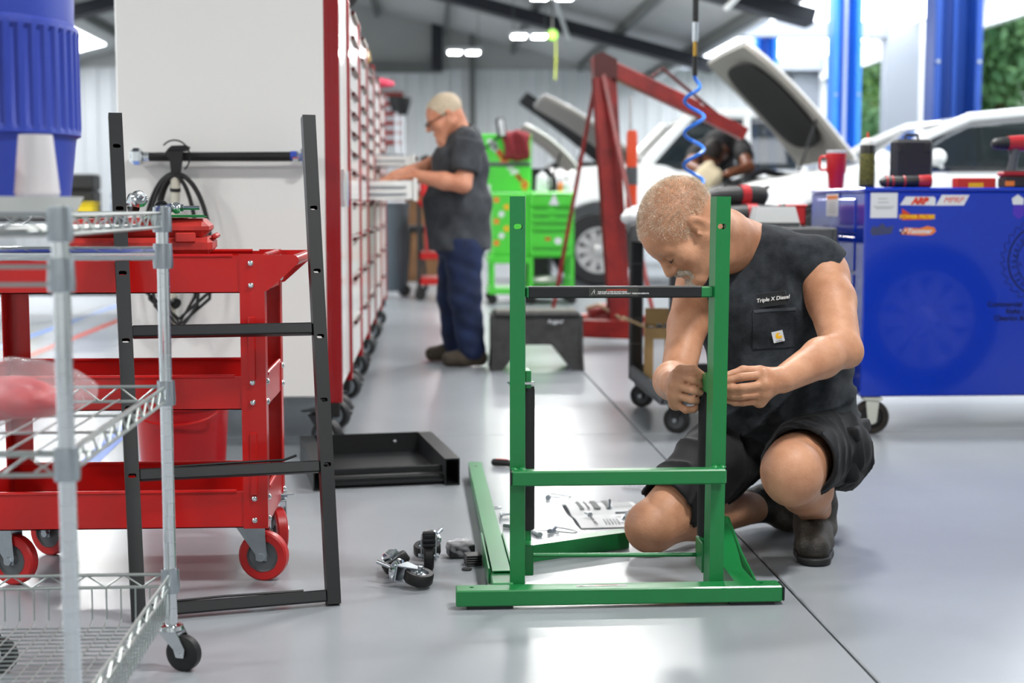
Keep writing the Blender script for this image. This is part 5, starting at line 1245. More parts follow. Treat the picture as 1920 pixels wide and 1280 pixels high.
def skin_mat(name, c, c2):
    m = mat(name, c, .48, var=.5, vscale=14, col2=c2, bump=.12, bscale=160, spec=.35)
    b = m.node_tree.nodes['Principled BSDF']
    b.inputs['Subsurface Weight'].default_value = .12; b.inputs['Subsurface Radius'].default_value = (.012, .005, .003); b.inputs['Subsurface Scale'].default_value = 1.
    return m
m_skin = skin_mat('tanned_skin', '#be8e70', '#a8775a')
m_hairg = mat('grey_buzz_hair', '#b8937a', .7, var=.6, vscale=60, col2='#a27d65', bump=.8, bscale=330, stretch=(1, 1, .45), detail=3)
m_beard = mat('white_beard', '#d6cdc0', .8, var=.5, vscale=220, col2='#a8957f', bump=.9, bscale=420)
m_shirt = mat('charcoal_jersey', '#33373c', .92, var=.4, vscale=28, col2='#1f2226', bump=.3, bscale=420, sheen=.06, spec=.2)
m_shorts = mat('black_cotton_twill', '#101114', .7, var=.25, vscale=9, col2='#0a0b0d', bump=.2, bscale=450, sheen=.03, spec=.3)
m_boot = mat('worn_black_leather', '#221f1c', .55, var=.5, vscale=18, col2='#38322a', bump=.35, bscale=90)
A3 = lambda *p: np.array(p, float)

def head_frame(c, f, u):
    f = Vector(f).normalized(); u = Vector(u); u = (u - f * u.dot(f)).normalized(); l = u.cross(f)
    M = Matrix((l, f, u)).transposed().to_4x4(); M.translation = Vector(c)
    return M
def add_head(F, H, s=1., jowl=0., nose=1., ff=1., cs=None, lf=1.):
    cs = cs or s; R = H.to_3x3(); P_ = lambda x, y, z: tuple(H @ Vector((x * s, y * s * (ff if y > .03 else 1), z * s * (lf if z < -.04 else 1))))
    F.ell(tuple(H @ Vector((0, -.018 * cs, .052 * cs))), (.077 * cs, .101 * cs, .086 * cs), R, .01)
    F.ell(tuple(H @ Vector((0, .035 * cs * ff, .035 * cs))), (.066 * cs, .068 * cs, .07 * cs), R, .02)
    F.ell(P_(0, .045, -.03), (.058 * s, .055 * s, .078 * s), R, .025)
    for e in (-1, 1):
        F.cap(P_(e * .058, -.005, -.035), P_(e * .02, .082, -.1), .028 * s + jowl, .021 * s, .02)
        F.ell(P_(e * .041, .066, -.022), (.028 * s, .03 * s, .03 * s), R, .02)
    F.cap(P_(-.014, .09, -.103), P_(.014, .09, -.103), .02 * s, k=.015)
    F.cap(P_(-.042, .088, .024), P_(.042, .088, .024), .012 * s, k=.015)
    for e in (-1, 1):
        F.ell(P_(e * .032, .112, .006), (.018 * s, .016 * s, .011 * s), R, .008, 's')
        F.ell(P_(e * .032, .088, .005), (.0155 * s, .0155 * s, .013 * s), R, .004)
    F.cap(P_(0, .1, .02), P_(0, .128 * nose, -.024), .0088 * s, .0132 * s, .009)
    for e in (-1, 1): F.ell(P_(e * .0125, .112, -.03), (.0085 * s, .011 * s, .0085 * s), R, .006)
    F.cap(P_(-.02, .1, -.058), P_(.02, .1, -.058), .007 * s, k=.006); F.cap(P_(-.018, .098, -.071), P_(.018, .098, -.071), .0085 * s, k=.006)
    F.cap(P_(-.024, .108, -.0645), P_(.024, .108, -.0645), .0022 * s, k=.004, op='s')
    for e in (-1, 1):
        Re = (H.to_3x3() @ Matrix.Rotation(math.radians(-14), 3, 'X') @ Matrix.Rotation(math.radians(18 * e), 3, 'Z'))
        F.ell(P_(e * .079, -.016, .004), (.010 * s, .021 * s, .034 * s), Re, .006)
        F.ell(P_(e * .092, -.01, .006), (.009 * s, .012 * s, .022 * s), Re, .004, 's')
        F.ell(P_(e * .08, .003, -.012), (.006 * s, .006 * s, .009 * s), Re, .004)
        F.ell(P_(e * .079, -.006, -.028), (.006 * s, .009 * s, .009 * s), Re, .006)
def hair_cap(H, par, m, lo, hi, s=1., h=.004, low=-.01, front=.045, grow=.0035):
    F = Field(lo, hi, h); R = H.to_3x3(); P_ = lambda x, y, z: tuple(H @ Vector((x * s, y * s, z * s)))
    g = grow
    F.ell(P_(0, -.018, .052), (.077 * s + g, .101 * s + g, .086 * s + g), R, .01); F.ell(P_(0, .035, .035), (.066 * s + g, .068 * s + g, .07 * s + g), R, .02)
    n = H.to_3x3()
    F.plane(P_(0, .0, low), tuple(n @ Vector((0, .25, -1))), .004)          # below the ears
    F.plane(P_(0, front, .05), tuple(n @ Vector((0, 1, -.62))), .004)      # the hairline
    for e in (-1, 1): F.ell(P_(e * .085, -.012, -.002), (.03 * s, .027 * s, .034 * s), R, .004, 's')
    return F.build('hair', m, par, 1)
def finger(F, pts, r, k=.0035): F.chain(pts, [r * (1.05 - .07 * i) for i in range(len(pts))], k)

kp = thing('person', 'kneeling person in charcoal sleeveless shirt, black shorts and boots, fitting the green stand', 'person', (.95, 3.95, 0))
shL, elL, wrL = A3(1.078, 3.875, .775), A3(1.083, 3.65, .58), A3(.885, 3.485, .52)
shR, elR, wrR = A3(.757, 3.97, .735), A3(.668, 3.76, .49), A3(.618, 3.545, .505)
kneeL, hipL, ankL = A3(.925, 3.535, .268), A3(1.12, 4.0, .295), A3(1.085, 3.86, .1)
kneeR, hipR, ankR = A3(.615, 3.815, .078), A3(.93, 4.06, .29), A3(.985, 4.08, .075)
neckb = A3(.9, 3.97, .84)
fv = Vector((-.59, -.17, -.79)).normalized(); uv = Vector((-.8, -.05, .59))
Hm = head_frame((0, 0, 0), fv, uv); earw = Vector((.697, 3.66, .89)); lax = Hm.to_3x3() @ Vector((1, 0, 0))
Hm = head_frame(earw - lax * .078, fv, uv)
F = Field((.5, 3.36, -.01), (1.33, 4.3, 1.06), .0035)
add_head(F, Hm, 1.0, nose=.95, ff=.935, cs=1.055, lf=.9)
hp0 = np.array(Hm @ Vector((0, -.045, -.02)))
F.chain([hp0, (hp0 + neckb) / 2 + A3(0, 0, .004), neckb], [.066, .063, .075], .03)
F.cap(np.array(Hm @ Vector((0, .02, -.07))), neckb + A3(-.03, -.03, -.02), .045, .06, .03)
F.chain([shR + A3(.06, .01, .01), neckb + A3(0, .01, -.06), shL + A3(-.06, .015, .005)], [.055, .07, .052], .03)
F.ell((.94, 3.985, .66), (.17, .12, .17), k=.05).ell((1.0, 3.98, .46), (.17, .13, .15), k=.05).ell((1.03, 4.03, .33), (.17, .13, .12), k=.05)
# arms
F.chain([shL, shL * .6 + elL * .4 + A3(.012, 0, 0), elL + A3(0, .005, .01)], [.066, .064, .051], .02)
F.ell(shL + A3(.018, -.01, -.02), (.066, .066, .08), k=.03)
F.chain([elL, elL * .65 + wrL * .35 + A3(0, 0, .004), wrL], [.048, .052, .034], .015)
F.ell(elL + A3(.018, -.01, -.012), (.035, .035, .035), k=.02)
F.chain([shR, shR * .55 + elR * .45, elR], [.058, .053, .046], .02)
F.chain([elR, elR * .6 + wrR * .4 + A3(-.006, 0, .0), wrR], [.046, .05, .034], .015)
# right hand, closed on the tab of the inner tube
def palm(F, w, mc, r=.017):
    for m_ in mc: F.cap(w, m_, .026, r, .012)
    for i in range(len(mc) - 1): F.cap(mc[i], mc[i + 1], r, r, .008)
mc = [A3(.617, 3.472, .533), A3(.612, 3.464, .511), A3(.61, 3.468, .487), A3(.616, 3.478, .464)]
palm(F, wrR + A3(.003, -.02, 0), mc)
finger(F, [mc[0], A3(.653, 3.437, .527), A3(.675, 3.447, .516), A3(.672, 3.468, .512)], .0108)
finger(F, [mc[1], A3(.654, 3.43, .502), A3(.674, 3.448, .495), A3(.665, 3.47, .493)], .0108)
finger(F, [mc[2], A3(.649, 3.435, .478), A3(.667, 3.454, .474), A3(.655, 3.472, .474)], .0102)
finger(F, [mc[3], A3(.636, 3.45, .451), A3(.655, 3.455, .451), A3(.668, 3.46, .457)], .0094)
F.chain([wrR + A3(.008, -.03, .02), A3(.628, 3.478, .546), A3(.655, 3.455, .55), A3(.677, 3.452, .536)], [.02, .0145, .0122, .0098], .006)
# left hand, reaching behind the post
mc = [A3(.832, 3.457, .536), A3(.832, 3.447, .513), A3(.83, 3.452, .49), A3(.823, 3.462, .471)]
palm(F, wrL + A3(-.02, -.006, 0), mc)
finger(F, [mc[0], A3(.77, 3.44, .533), A3(.745, 3.44, .526), A3(.722, 3.443, .52)], .0108)
finger(F, [mc[1], A3(.771, 3.429, .508), A3(.747, 3.434, .506), A3(.722, 3.442, .506)], .0108)
finger(F, [mc[2], A3(.772, 3.434, .487), A3(.75, 3.438, .487), A3(.728, 3.446, .49)], .0104)
finger(F, [mc[3], A3(.777, 3.45, .468), A3(.758, 3.452, .468), A3(.742, 3.456, .473)], .0094)
F.chain([wrL + A3(-.03, .01, .01), A3(.83, 3.49, .54), A3(.785, 3.482, .544), A3(.735, 3.468, .531)], [.022, .0155, .0125, .01], .006)
# legs
F.chain([hipL, hipL * .5 + kneeL * .5, kneeL + A3(.008, .03, .012)], [.095, .09, .076], .03)
F.ell(kneeL + A3(0, -.006, .004), (.074, .068, .082), k=.025)
F.chain([kneeL + A3(.012, .03, -.01), kneeL * .6 + ankL * .4 + A3(.018, .04, -.005), ankL], [.066, .062, .045], .03)
F.ell(kneeL * .55 + ankL * .45 + A3(.035, .06, .0), (.055, .075, .055), k=.03)
F.chain([hipR, hipR * .5 + kneeR * .5, kneeR], [.095, .085, .066], .03)
F.ell(kneeR + A3(-.008, -.004, -.004), (.068, .066, .068), k=.02)
F.chain([kneeR, kneeR * .6 + ankR * .4 + A3(0, 0, .0), ankR], [.058, .06, .045], .03)
F.plane((0, 0, .003), (0, 0, -1), .004)
F.build('body', m_skin, kp, 2)
hc = hair_cap(Hm, kp, m_hairg, np.array(Hm.translation) - .2, np.array(Hm.translation) + .22, 1.055, .0035, low=-.02, front=.07, grow=.0005)
def stubble(cap_o, par, H, s, m, n, L, wd, sweep, low, front):   # short cut hairs standing on the scalp, thinning out at the hairline
    me = cap_o.data; nv = len(me.vertices); co = np.empty(nv * 3); no = np.empty(nv * 3)
    me.vertices.foreach_get('co', co); me.vertices.foreach_get('normal', no); co = co.reshape(-1, 3); no = no.reshape(-1, 3)
    Li = np.array(H.inverted() @ WM[par.name]); lc = co @ Li[:3, :3].T + Li[:3, 3]
    n1 = np.array([0, .25, -1]) / 1.031; n2 = np.array([0, 1, -.62]) / 1.177
    d1 = -(lc - np.array([0, 0, low * s])) @ n1; d2 = -(lc - np.array([0, front * s, .05 * s])) @ n2
    pr = np.clip(np.minimum(d1, d2) / .035, 0, 1) * (np.linalg.norm(lc, axis=1) > .04); pr /= pr.sum()
    i = rng.choice(nv, n, p=pr); p = co[i] + rng.normal(0, .0013, (n, 3)); d = no[i] + rng.normal(0, .3, (n, 3)) + np.array(sweep); d /= np.linalg.norm(d, axis=1)[:, None]
    q0 = np.cross(d, rng.normal(0, 1, (n, 3))); q0 /= np.linalg.norm(q0, axis=1)[:, None]; q = np.cross(d, q0); ln = L * rng.uniform(.6, 1.2, (n, 1))
    v = np.stack([p + q0 * wd, p - q0 * wd * .5 + q * wd * .8, p - q0 * wd * .5 - q * wd * .8, p + d * ln], 1).reshape(-1, 3)
    hm = bpy.data.meshes.new('hair'); hm.from_pydata(v.tolist(), [], [f for k in range(n) for f in ((4 * k, 4 * k + 1, 4 * k + 3), (4 * k + 1, 4 * k + 2, 4 * k + 3), (4 * k + 2, 4 * k, 4 * k + 3))])
    bpy.data.objects.remove(cap_o)
    obj('hair', hm, m, par)['kind'] = 'stuff'
stubble(hc, kp, Hm, 1.055, mat('grey_strands', '#efe6d6', .4, var=.6, vscale=60, col2='#b3a28a'), 24000, .0062, .00042, (.1, -.1, -.3), -.02, .07)
R_ = Hm.to_3x3(); HP = lambda x, y, z: np.array(Hm @ (Vector((x, y * .935, z * (.9 if z < -.04 else 1)))))
F = Field(np.array(Hm.translation) - .2, np.array(Hm.translation) + .2, .0025)
F.chain([HP(-.026, .093, -.064), HP(-.014, .106, -.05), HP(.014, .108, -.05), HP(.028, .095, -.064)], [.007, .0095, .0095, .007], .006)
F.chain([HP(-.024, .094, -.088), HP(0, .108, -.098), HP(.024, .094, -.088)], [.01, .014, .01], .008); F.ell(HP(0, .107, -.108), (.026, .02, .018), R_, .008)
for e in (-1, 1): F.cap(HP(e * .027, .094, -.064), HP(e * .025, .092, -.086), .006, .008, .006)
F.folds(.0008, lambda X, Y, Z: np.sin(X * 900) * np.sin(Y * 800 + Z * 700)); F.build('beard', m_beard, kp, 0)
F = Field(np.array(Hm.translation) - .2, np.array(Hm.translation) + .2, .0025)
for e in (-1, 1): F.chain([HP(e * .014, .1045, .024), HP(e * .033, .1025, .031), HP(e * .051, .089, .026)], [.0032, .0045, .0025], .003)
F.build('eyebrows', mat('brow_hair', '#9a8068', .8), kp, 0)
F = Field(np.array(Hm.translation) - .2, np.array(Hm.translation) + .2, .0018)
for e in (-1, 1): F.chain([HP(e * .018, .1, .0), HP(e * .025, .1035, -.004), HP(e * .033, .1045, -.005), HP(e * .041, .102, -.003), HP(e * .048, .094, .0)], [.001, .0016, .0018, .0016, .001], .002)
F.build('eyelashes', mat('lash_dark', '#3a2a20', .7), kp, 0)
# shirt
fw = lambda s, a, b, c, ph=0: (lambda X, Y, Z: np.sin(X * a + Y * b + Z * c + ph))
F = Field((.55, 3.68, .2), (1.36, 4.3, .95), .005)
F.ell((.945, 3.975, .655), (.195, .142, .175), k=.05).ell((1.005, 3.965, .47), (.203, .155, .165), k=.06).ell((1.03, 4.0, .36), (.21, .165, .115), k=.05)
F.chain([shR + A3(.035, 0, .03), neckb + A3(.005, .005, -.04), shL + A3(-.035, 0, .03)], [.07, .098, .076], .045)
F.ell((.89, 3.9, .68), (.11, .07, .11), k=.04).ell((1.02, 3.88, .67), (.1, .07, .11), k=.04)
F.ell(shL + A3(.004, .01, .006), (.082, .09, .084), k=.03); F.ell(shR + A3(.012, .0, .0), (.075, .08, .085), k=.03)
F.folds(.0055, lambda X, Y, Z: np.sin(X * 34 + Z * 30 - Y * 18) * np.sin(Z * 13 + X * 9) + .7 * np.sin(X * 55 - Z * 22 + 1.3) * np.sin(Z * 17 + 1))
F.folds(.004, lambda X, Y, Z: np.clip((.55 - Z) * 7, 0, 1) * np.sin(Z * 75 + X * 22) * np.sin(X * 21 + 2))
F.folds(.007, lambda X, Y, Z: (1 - np.abs(np.sin(X * 26 + Z * 9 + np.sin(Z * 14) * .8))) ** 3 * np.clip((Z - .55) * 8, 0, 1) * np.clip((.84 - Z) * 12, 0, 1))
F.folds(.008, lambda X, Y, Z: (1 - np.abs(np.sin(Z * 30 - X * 22 + np.sin(X * 17)))) ** 3 * np.clip((.56 - Z) * 8, 0, 1))
# openings for neck and arms
hdir = (hp0 - neckb) / np.linalg.norm(hp0 - neckb)
F.cap(neckb + A3(-.02, -.005, .03) , hp0, .064, .085, .006, 's')
F.cap(neckb + A3(-.03, -.035, .0), np.array(Hm @ Vector((0, .03, -.08))), .06, .075, .006, 's')
F.chain([shL + A3(.1, -.035, -.035), elL + A3(.04, -.02, -.05)], [.086, .1], .006, 's')
F.chain([shR + A3(-.072, -.04, -.005), elR + A3(-.03, -.03, -.05)], [.078, .085], .006, 's')
F.build('shirt', m_shirt, kp, 1)
# shorts
F = Field((.48, 3.5, 0), (1.4, 4.35, .5), .005)
F.ell((1.035, 4.04, .31), (.205, .17, .125), k=.05)
eL = kneeL * .86 + hipL * .14 + A3(.012, .0, .018); eR = kneeR * .84 + hipR * .16 + A3(0, 0, .012)
fcyl(F, hipL + A3(.03, .03, -.03), eL, .125, .096, .04); fcyl(F, hipR, eR, .118, .093, .04)
F.ell((1.16, 3.9, .27), (.085, .12, .11), k=.04); F.ell((.83, 3.98, .22), (.1, .1, .09), k=.05)
F.folds(.0045, lambda X, Y, Z: np.sin(X * 48 - Y * 30 + Z * 26) * np.sin(Z * 20 + Y * 14) + .6 * np.sin(X * 30 + Y * 60 - Z * 45 + 1))
F.folds(.008, lambda X, Y, Z: (1 - np.abs(np.sin(X * 30 + Y * 26 - Z * 20 + np.sin(Z * 25)))) ** 3 - .2)
fcyl(F, eL + (hipL - eL) * .22, eL + (eL - hipL) * .5, .084, .088, .004, 's'); fcyl(F, eR + (hipR - eR) * .2, eR + (eR - hipR) * .5, .079, .083, .004, 's')
F.plane((0, 0, .012), (0, 0, -1), .01)
sh_ = F.build('shorts', m_shorts, kp, 1)
pk_ = Field((1.05, 3.6, .1), (1.4, 4.1, .45), .005); pk_.rbox((1.178, 3.86, .27), (.026, .09, .08), .02, rot('Z', -28) @ rot('Y', -12)); pk_.rbox((1.19, 3.865, .33), (.026, .094, .02), .01, rot('Z', -28) @ rot('Y', -12), .004); pk_.folds(.003, lambda X, Y, Z: np.sin(Z * 60 + Y * 40)); pk_.build('cargo_pocket', m_shorts, sh_, 1)
# boots
F = Field((.95, 3.58, -.01), (1.3, 4.12, .2), .004)
F.chain([A3(1.03, 3.69, .04), A3(1.05, 3.76, .048), A3(1.08, 3.86, .06)], [.043, .048, .052], .03); F.cap(A3(1.08, 3.86, .06), A3(1.1, 3.905, .045), .05, .045, .03)
F.chain([A3(1.082, 3.86, .07), A3(1.078, 3.85, .125), A3(1.07, 3.83, .165)], [.055, .056, .058], .02); F.folds(.003, lambda X, Y, Z: np.sin(Z * 90 + Y * 50) * np.exp(-((Y - 3.78) / .05) ** 2)); F.plane((0, 0, .016), (0, 0, -1), .01); F.plane((1.07, 3.83, .178), (-.2, -.3, 1), .006)
bL = F.build('boot', m_boot, kp, 1)
s_ = MB(); s_.v = []; 
F = Field((.95, 3.58, -.02), (1.3, 4.12, .05), .004); F.chain([A3(1.03, 3.685, .012), A3(1.05, 3.76, .012), A3(1.08, 3.86, .012), A3(1.1, 3.91, .012)], [.046, .05, .048, .046], .02); F.plane((0, 0, .022), (0, 0, 1), .003); F.plane((0, 0, .001), (0, 0, -1), .003); F.build('sole', m_rubber, bL, 1)
F = Field((.88, 3.95, -.01), (1.25, 4.3, .2), .004)
F.chain([A3(.94, 4.06, .075), A3(1.0, 4.09, .08), A3(1.04, 4.1, .075)], [.052, .054, .05], .02); F.chain([A3(1.03, 4.1, .075), A3(1.055, 4.085, .045), A3(1.06, 4.05, .035)], [.05, .045, .036], .025); F.plane((0, 0, .002), (0, 0, -1), .006)
F.build('boot', m_boot, kp, 1)
# name patch, pocket and square label on the chest, laid on the shirt
shirt = [o for o in kids(kp) if o.name.startswith('shirt')][0]
def on_shirt(px, pz, roll):                          # a frame on the front of the shirt at x, z
    dg = bpy.context.evaluated_depsgraph_get(); dg.update()
    inv_ = WM[kp.name].inverted(); h = []
    for (dx, dz) in ((0, 0), (-.035, 0), (.035, 0), (0, -.03), (0, .03)):
        ok, loc_, nor, _ = shirt.ray_cast(inv_ @ Vector((px + dx, 3.5, pz + dz)), Vector((0, 1, 0))); h.append(loc_)
    loc = h[0]; nrm = (h[2] - h[1]).cross(h[4] - h[3]).normalized(); x_ = Vector((0, 0, 1)).cross(nrm).normalized(); y_ = nrm.cross(x_)
    M = Matrix((x_, y_, nrm)).transposed().to_4x4(); M.translation = (WM[kp.name] @ loc) + nrm * .006
    return M @ rot('Z', roll)
Mp = on_shirt(.937, .7, 9)
rrect = lambda w, h, r: [(sx * (w - r) + r * math.cos(a), sy * (h - r) + r * math.sin(a)) for (sx, sy, a0) in ((1, 1, 0), (-1, 1, 90), (-1, -1, 180), (1, -1, 270)) for a in [math.radians(a0 + 30 * k) for k in range(4)]]
def bent(poly, t, M, c=1.2):                          # follow the chest a little
    b = MB(); b.prism(poly, t); b.v = [M @ Vector((v.x, v.y, v.z - c * v.x * v.x)) for v in b.v]; return b
np_ = bent(rrect(.041, .018, .006), .003, Mp).build('name_patch', mat('patch_black', '#16181b', .7), shirt, world=True)
bent([(x * 1.04, y * 1.07) for x, y in rrect(.041, .018, .006)], .0022, Mp).build('patch_edge', mat('patch_edge', '#3a3e44', .8), shirt, world=True)
me = text_mesh('Triple X Diesel', .0145, depth=.0004, shear=.25, bold=.0002); me.transform(WM[shirt.name].inverted() @ Mp @ T(.005, 0, .0022)); obj('lettering', me, m_wtxt, shirt)
def laid(x0, x1, z0, z1, tilt, off, nx=14, nz=12):     # a piece of cloth following the shirt front
    inv_ = WM[kp.name].inverted(); vs = []; fs = []; cx_, cz_ = (x0 + x1) / 2, (z0 + z1) / 2; ca, sa = math.cos(tilt), math.sin(tilt)
    for lay in (off, -.004):
        for j in range(nz + 1):
            for i in range(nx + 1):
                dx = x0 + (x1 - x0) * i / nx - cx_; dz = z0 + (z1 - z0) * j / nz - cz_
                ok, loc_, nor, _ = shirt.ray_cast(inv_ @ Vector((cx_ + dx * ca - dz * sa, 3.5, cz_ + dx * sa + dz * ca)), Vector((0, 1, 0)))
                q = WM[kp.name] @ loc_; vs.append((q.x, q.y - lay, q.z))
    W = nx + 1; N_ = W * (nz + 1)
    for j in range(nz):
        for i in range(nx):
            a = j * W + i; fs += [(a, a + 1, a + W + 1, a + W), (N_ + a, N_ + a + W, N_ + a + W + 1, N_ + a + 1)]
    for i in range(nx):
        for j in (0, nz): a = j * W + i; fs.append((a, a + 1, N_ + a + 1, N_ + a))
    for j in range(nz):
        for i in (0, nx): a = j * W + i; fs.append((a, a + W, N_ + a + W, N_ + a))
    return MB().add(vs, fs)
dg = bpy.context.evaluated_depsgraph_get(); dg.update()
laid(.888, .998, .565, .668, .08, .0035).build('pocket', m_shirt, shirt, world=True)
laid(.887, .999, .667, .675, .08, .005, 14, 2).build('pocket_hem', mat('shirt_seam', '#3a3e44', .9), shirt, world=True)
Ml = on_shirt(.958, .598, 14)
lab = MB(); lab.prism(rrect(.0152, .0152, .0008), .0016, Ml @ T(0, 0, .002)); lab = lab.build('square_label', mat('label_white', '#c9cbd0', .7), shirt, world=True)
pts = [(.0042 + .0001, .0075), (.0005, .0092), (-.004, .008), (-.0072, .004), (-.008, -.0005), (-.0065, -.005), (-.002, -.0078), (.009, -.0072), (.0092, .0015), (.006, -.0005), (.0025, -.0002), (.0005, .0022), (.001, .005), (.0032, .0056), (.0045, .0038), (.0062, .005)]
MB().prism(pts, .0006, Ml @ T(.001, .0015, .0033)).build('label_mark', m_yel, lab, world=True)
me = text_mesh('carhartt', .0055, depth=.0002); me.transform(WM[lab.name].inverted() @ Ml @ T(0, -.0115, .0031)); obj('lettering', me, mat('brown_print', '#4a2a1c', .6), lab)
MB().tube([(1.17, 3.92, .395), (1.2, 3.95, .4), (1.21, 3.99, .395)], .012, 8).build('belt', m_boot, kp, world=True)

# standing person at the drawers
m_skin2 = skin_mat('fair_skin', '#cf9478', '#bb7a5e'); m_jeans = mat('dark_denim', '#1a2a50', .85, var=.35, vscale=8, col2='#111c36', bump=.2, bscale=300)
m_tee = mat('charcoal_tee', '#44474c', .9, var=.25, vscale=12, col2='#33363a', bump=.2, bscale=300); m_shoe = mat('brown_suede', '#4a4136', .85, var=.4, vscale=15)
sp_ = thing('person', 'standing person in charcoal T-shirt and dark jeans reaching into an open drawer', 'person', (.2, 8.6, 0))
H2 = head_frame((.115, 8.5, 1.475), (-.87, -.16, -.42), (-.42, 0, .87))
F = Field((-.35, 8.05, -.01), (.5, 9.0, 1.7), .007)
add_head(F, H2, 1.02, jowl=.008)
F.chain([np.array(H2 @ Vector((0, -.045, -.03))), A3(.2, 8.52, 1.36)], [.065, .075], .03)
F.ell((.2, 8.55, 1.2), (.15, .19, .17), k=.05).ell((.19, 8.55, .95), (.17, .18, .2), k=.05)
sN, eN, wN = A3(.25, 8.34, 1.29), A3(.21, 8.25, 1.08), A3(-.06, 8.3, 1.13); sF, eF, wF = A3(.19, 8.76, 1.3), A3(.03, 8.72, 1.2), A3(-.2, 8.6, 1.13)
F.chain([sN, eN], [.062, .05], .02); F.chain([eN, eN * .6 + wN * .4, wN], [.048, .05, .034], .02); F.chain([sF, eF], [.06, .05], .02); F.chain([eF, wF], [.048, .034], .02)
def simple_hand(F, w, d, dn, s=1.):                  # palm and five fingers along d, curling along dn
    d = np.array(d, float); d /= np.linalg.norm(d); dn = np.array(dn, float); dn /= np.linalg.norm(dn); sd = np.cross(d, dn)
    for i, (o, L) in enumerate(((-.03, .075), (-.01, .085), (.01, .08), (.028, .062))):
        mcp = w + d * .085 * s + sd * o * s; F.cap(w + sd * o * .4, mcp, .022, .013, .01)
        F.chain([mcp, mcp + d * L * .5 * s + dn * .008, mcp + d * L * .8 * s + dn * .035], [.0105, .0098, .0085], .003)
    F.chain([w + sd * -.02, w + d * .045 + sd * -.045, w + d * .085 + sd * -.05 + dn * .02], [.018, .0135, .0105], .006)
simple_hand(F, wN, (-1, .1, -.1), (0, .3, -1)); simple_hand(F, wF, (-1, -.2, -.35), (0, 0, -1))
F.chain([A3(.21, 8.47, .75), A3(.22, 8.44, .45), A3(.27, 8.45, .08)], [.1, .075, .05], .03); F.chain([A3(.18, 8.66, .75), A3(.15, 8.7, .45), A3(.17, 8.76, .08)], [.1, .075, .05], .03)
F.build('body', m_skin2, sp_, 1)
hair_cap(H2, sp_, mat('pale_blond_hair', '#cfc2ac', .8, var=.5, vscale=90, col2='#b39f84', bump=.5, bscale=200), np.array(H2.translation) - .2, np.array(H2.translation) + .22, 1.02, .005, low=-.005, front=.05)
F = Field((-.1, 8.0, .6), (.5, 9.0, 1.5), .008)
F.ell((.205, 8.55, 1.2), (.175, .215, .175), k=.05).ell((.182, 8.55, .98), (.2, .215, .22), k=.05)
fcyl(F, (.185, 8.55, 1.0), (.195, 8.55, .695), .195, .192, .04); F.chain([sF + A3(0, -.02, .03), A3(.215, 8.54, 1.335), sN + A3(0, .02, .03)], [.085, .105, .086], .04)
fcyl(F, sN + A3(0, 0, .03), sN * .3 + eN * .7, .088, .082, .02); fcyl(F, sF, sF * .35 + eF * .65, .078, .072, .02)
F.folds(.006, lambda X, Y, Z: np.sin(Z * 28 + X * 30) * np.sin(X * 20 + Y * 16 + Z * 9)); F.cap(A3(.2, 8.52, 1.4), np.array(H2.translation), .072, .09, .006, 's')
F.build('shirt', m_tee, sp_, 1)
F = Field((-.05, 8.2, 0), (.5, 9.0, .85), .008)
F.ell((.2, 8.56, .74), (.165, .19, .12), k=.04); F.chain([A3(.215, 8.46, .7), A3(.225, 8.45, .42), A3(.265, 8.455, .1)], [.118, .096, .082], .03); F.chain([A3(.185, 8.66, .7), A3(.155, 8.7, .42), A3(.175, 8.77, .1)], [.118, .094, .08], .03)
F.folds(.005, lambda X, Y, Z: np.sin(Z * 50 + X * 26) * np.sin(Z * 17 + Y * 11)); F.plane((0, 0, .045), (0, 0, -1), .01); F.plane((0, 0, .79), (0, 0, 1), .01); F.build('jeans', m_jeans, sp_, 1)
for (x, y) in ((.25, 8.45), (.15, 8.78)):
    F = Field((x - .25, y - .12, -.02), (x + .16, y + .12, .15), .006); F.chain([A3(x - .12, y, .045), A3(x - .03, y, .055), A3(x + .06, y, .055)], [.046, .05, .052], .03); F.plane((0, 0, .002), (0, 0, -1), .005); F.build('shoe', m_shoe, sp_, 1)
hf = lambda x, y, z: H2 @ (Vector((x, y, z)) * 1.02)
gl = MB(); 
for e in (-1, 1):
    gl.tube([hf(e * .032 + .022 * math.cos(a), .118, .004 + .017 * math.sin(a)) for a in np.linspace(0, 2 * PI, 17)[:-1]], .0022, 6, closed=True); gl.tube([hf(e * .054, .116, .008), hf(e * .072, .08, .012), hf(e * .08, -.005, .018)], .0028, 6)
gl.build('glasses', m_rubber, sp_, world=True)

# third person bending over the engine bay
tp = thing('person', 'person in black shirt bending over the engine of the crossover', 'person', (2.75, 13.8, 0))
m_skin3 = skin_mat('brown_skin', '#7a4c36', '#5f3826'); m_blk = mat('black_shirt', '#17181b', .85)
H3 = head_frame((2.6, 12.9, 1.42), (-.5, -.45, -.74), (-.3, -.75, .6))
F = Field((2.1, 12.3, -.01), (3.3, 14.2, 1.75), .012)
add_head(F, H3, 1.05); F.cap(np.array(H3 @ Vector((0, -.05, -.03))), A3(2.72, 13.15, 1.46), .065, .08, .03)
F.chain([A3(2.75, 13.8, .98), A3(2.74, 13.55, 1.36), A3(2.73, 13.28, 1.5)], [.15, .15, .14], .05); F.chain([A3(2.66, 13.82, .9), A3(2.64, 13.84, .5), A3(2.64, 13.9, .08)], [.1, .075, .05], .03); F.chain([A3(2.86, 13.82, .9), A3(2.88, 13.84, .5), A3(2.88, 13.9, .08)], [.1, .075, .05], .03)
F.chain([A3(2.92, 13.2, 1.5), A3(2.9, 12.75, 1.3), A3(2.66, 12.5, 1.24)], [.07, .055, .04], .02); F.chain([A3(2.55, 13.2, 1.48), A3(2.38, 12.9, 1.32), A3(2.48, 12.6, 1.25)], [.07, .055, .04], .02)
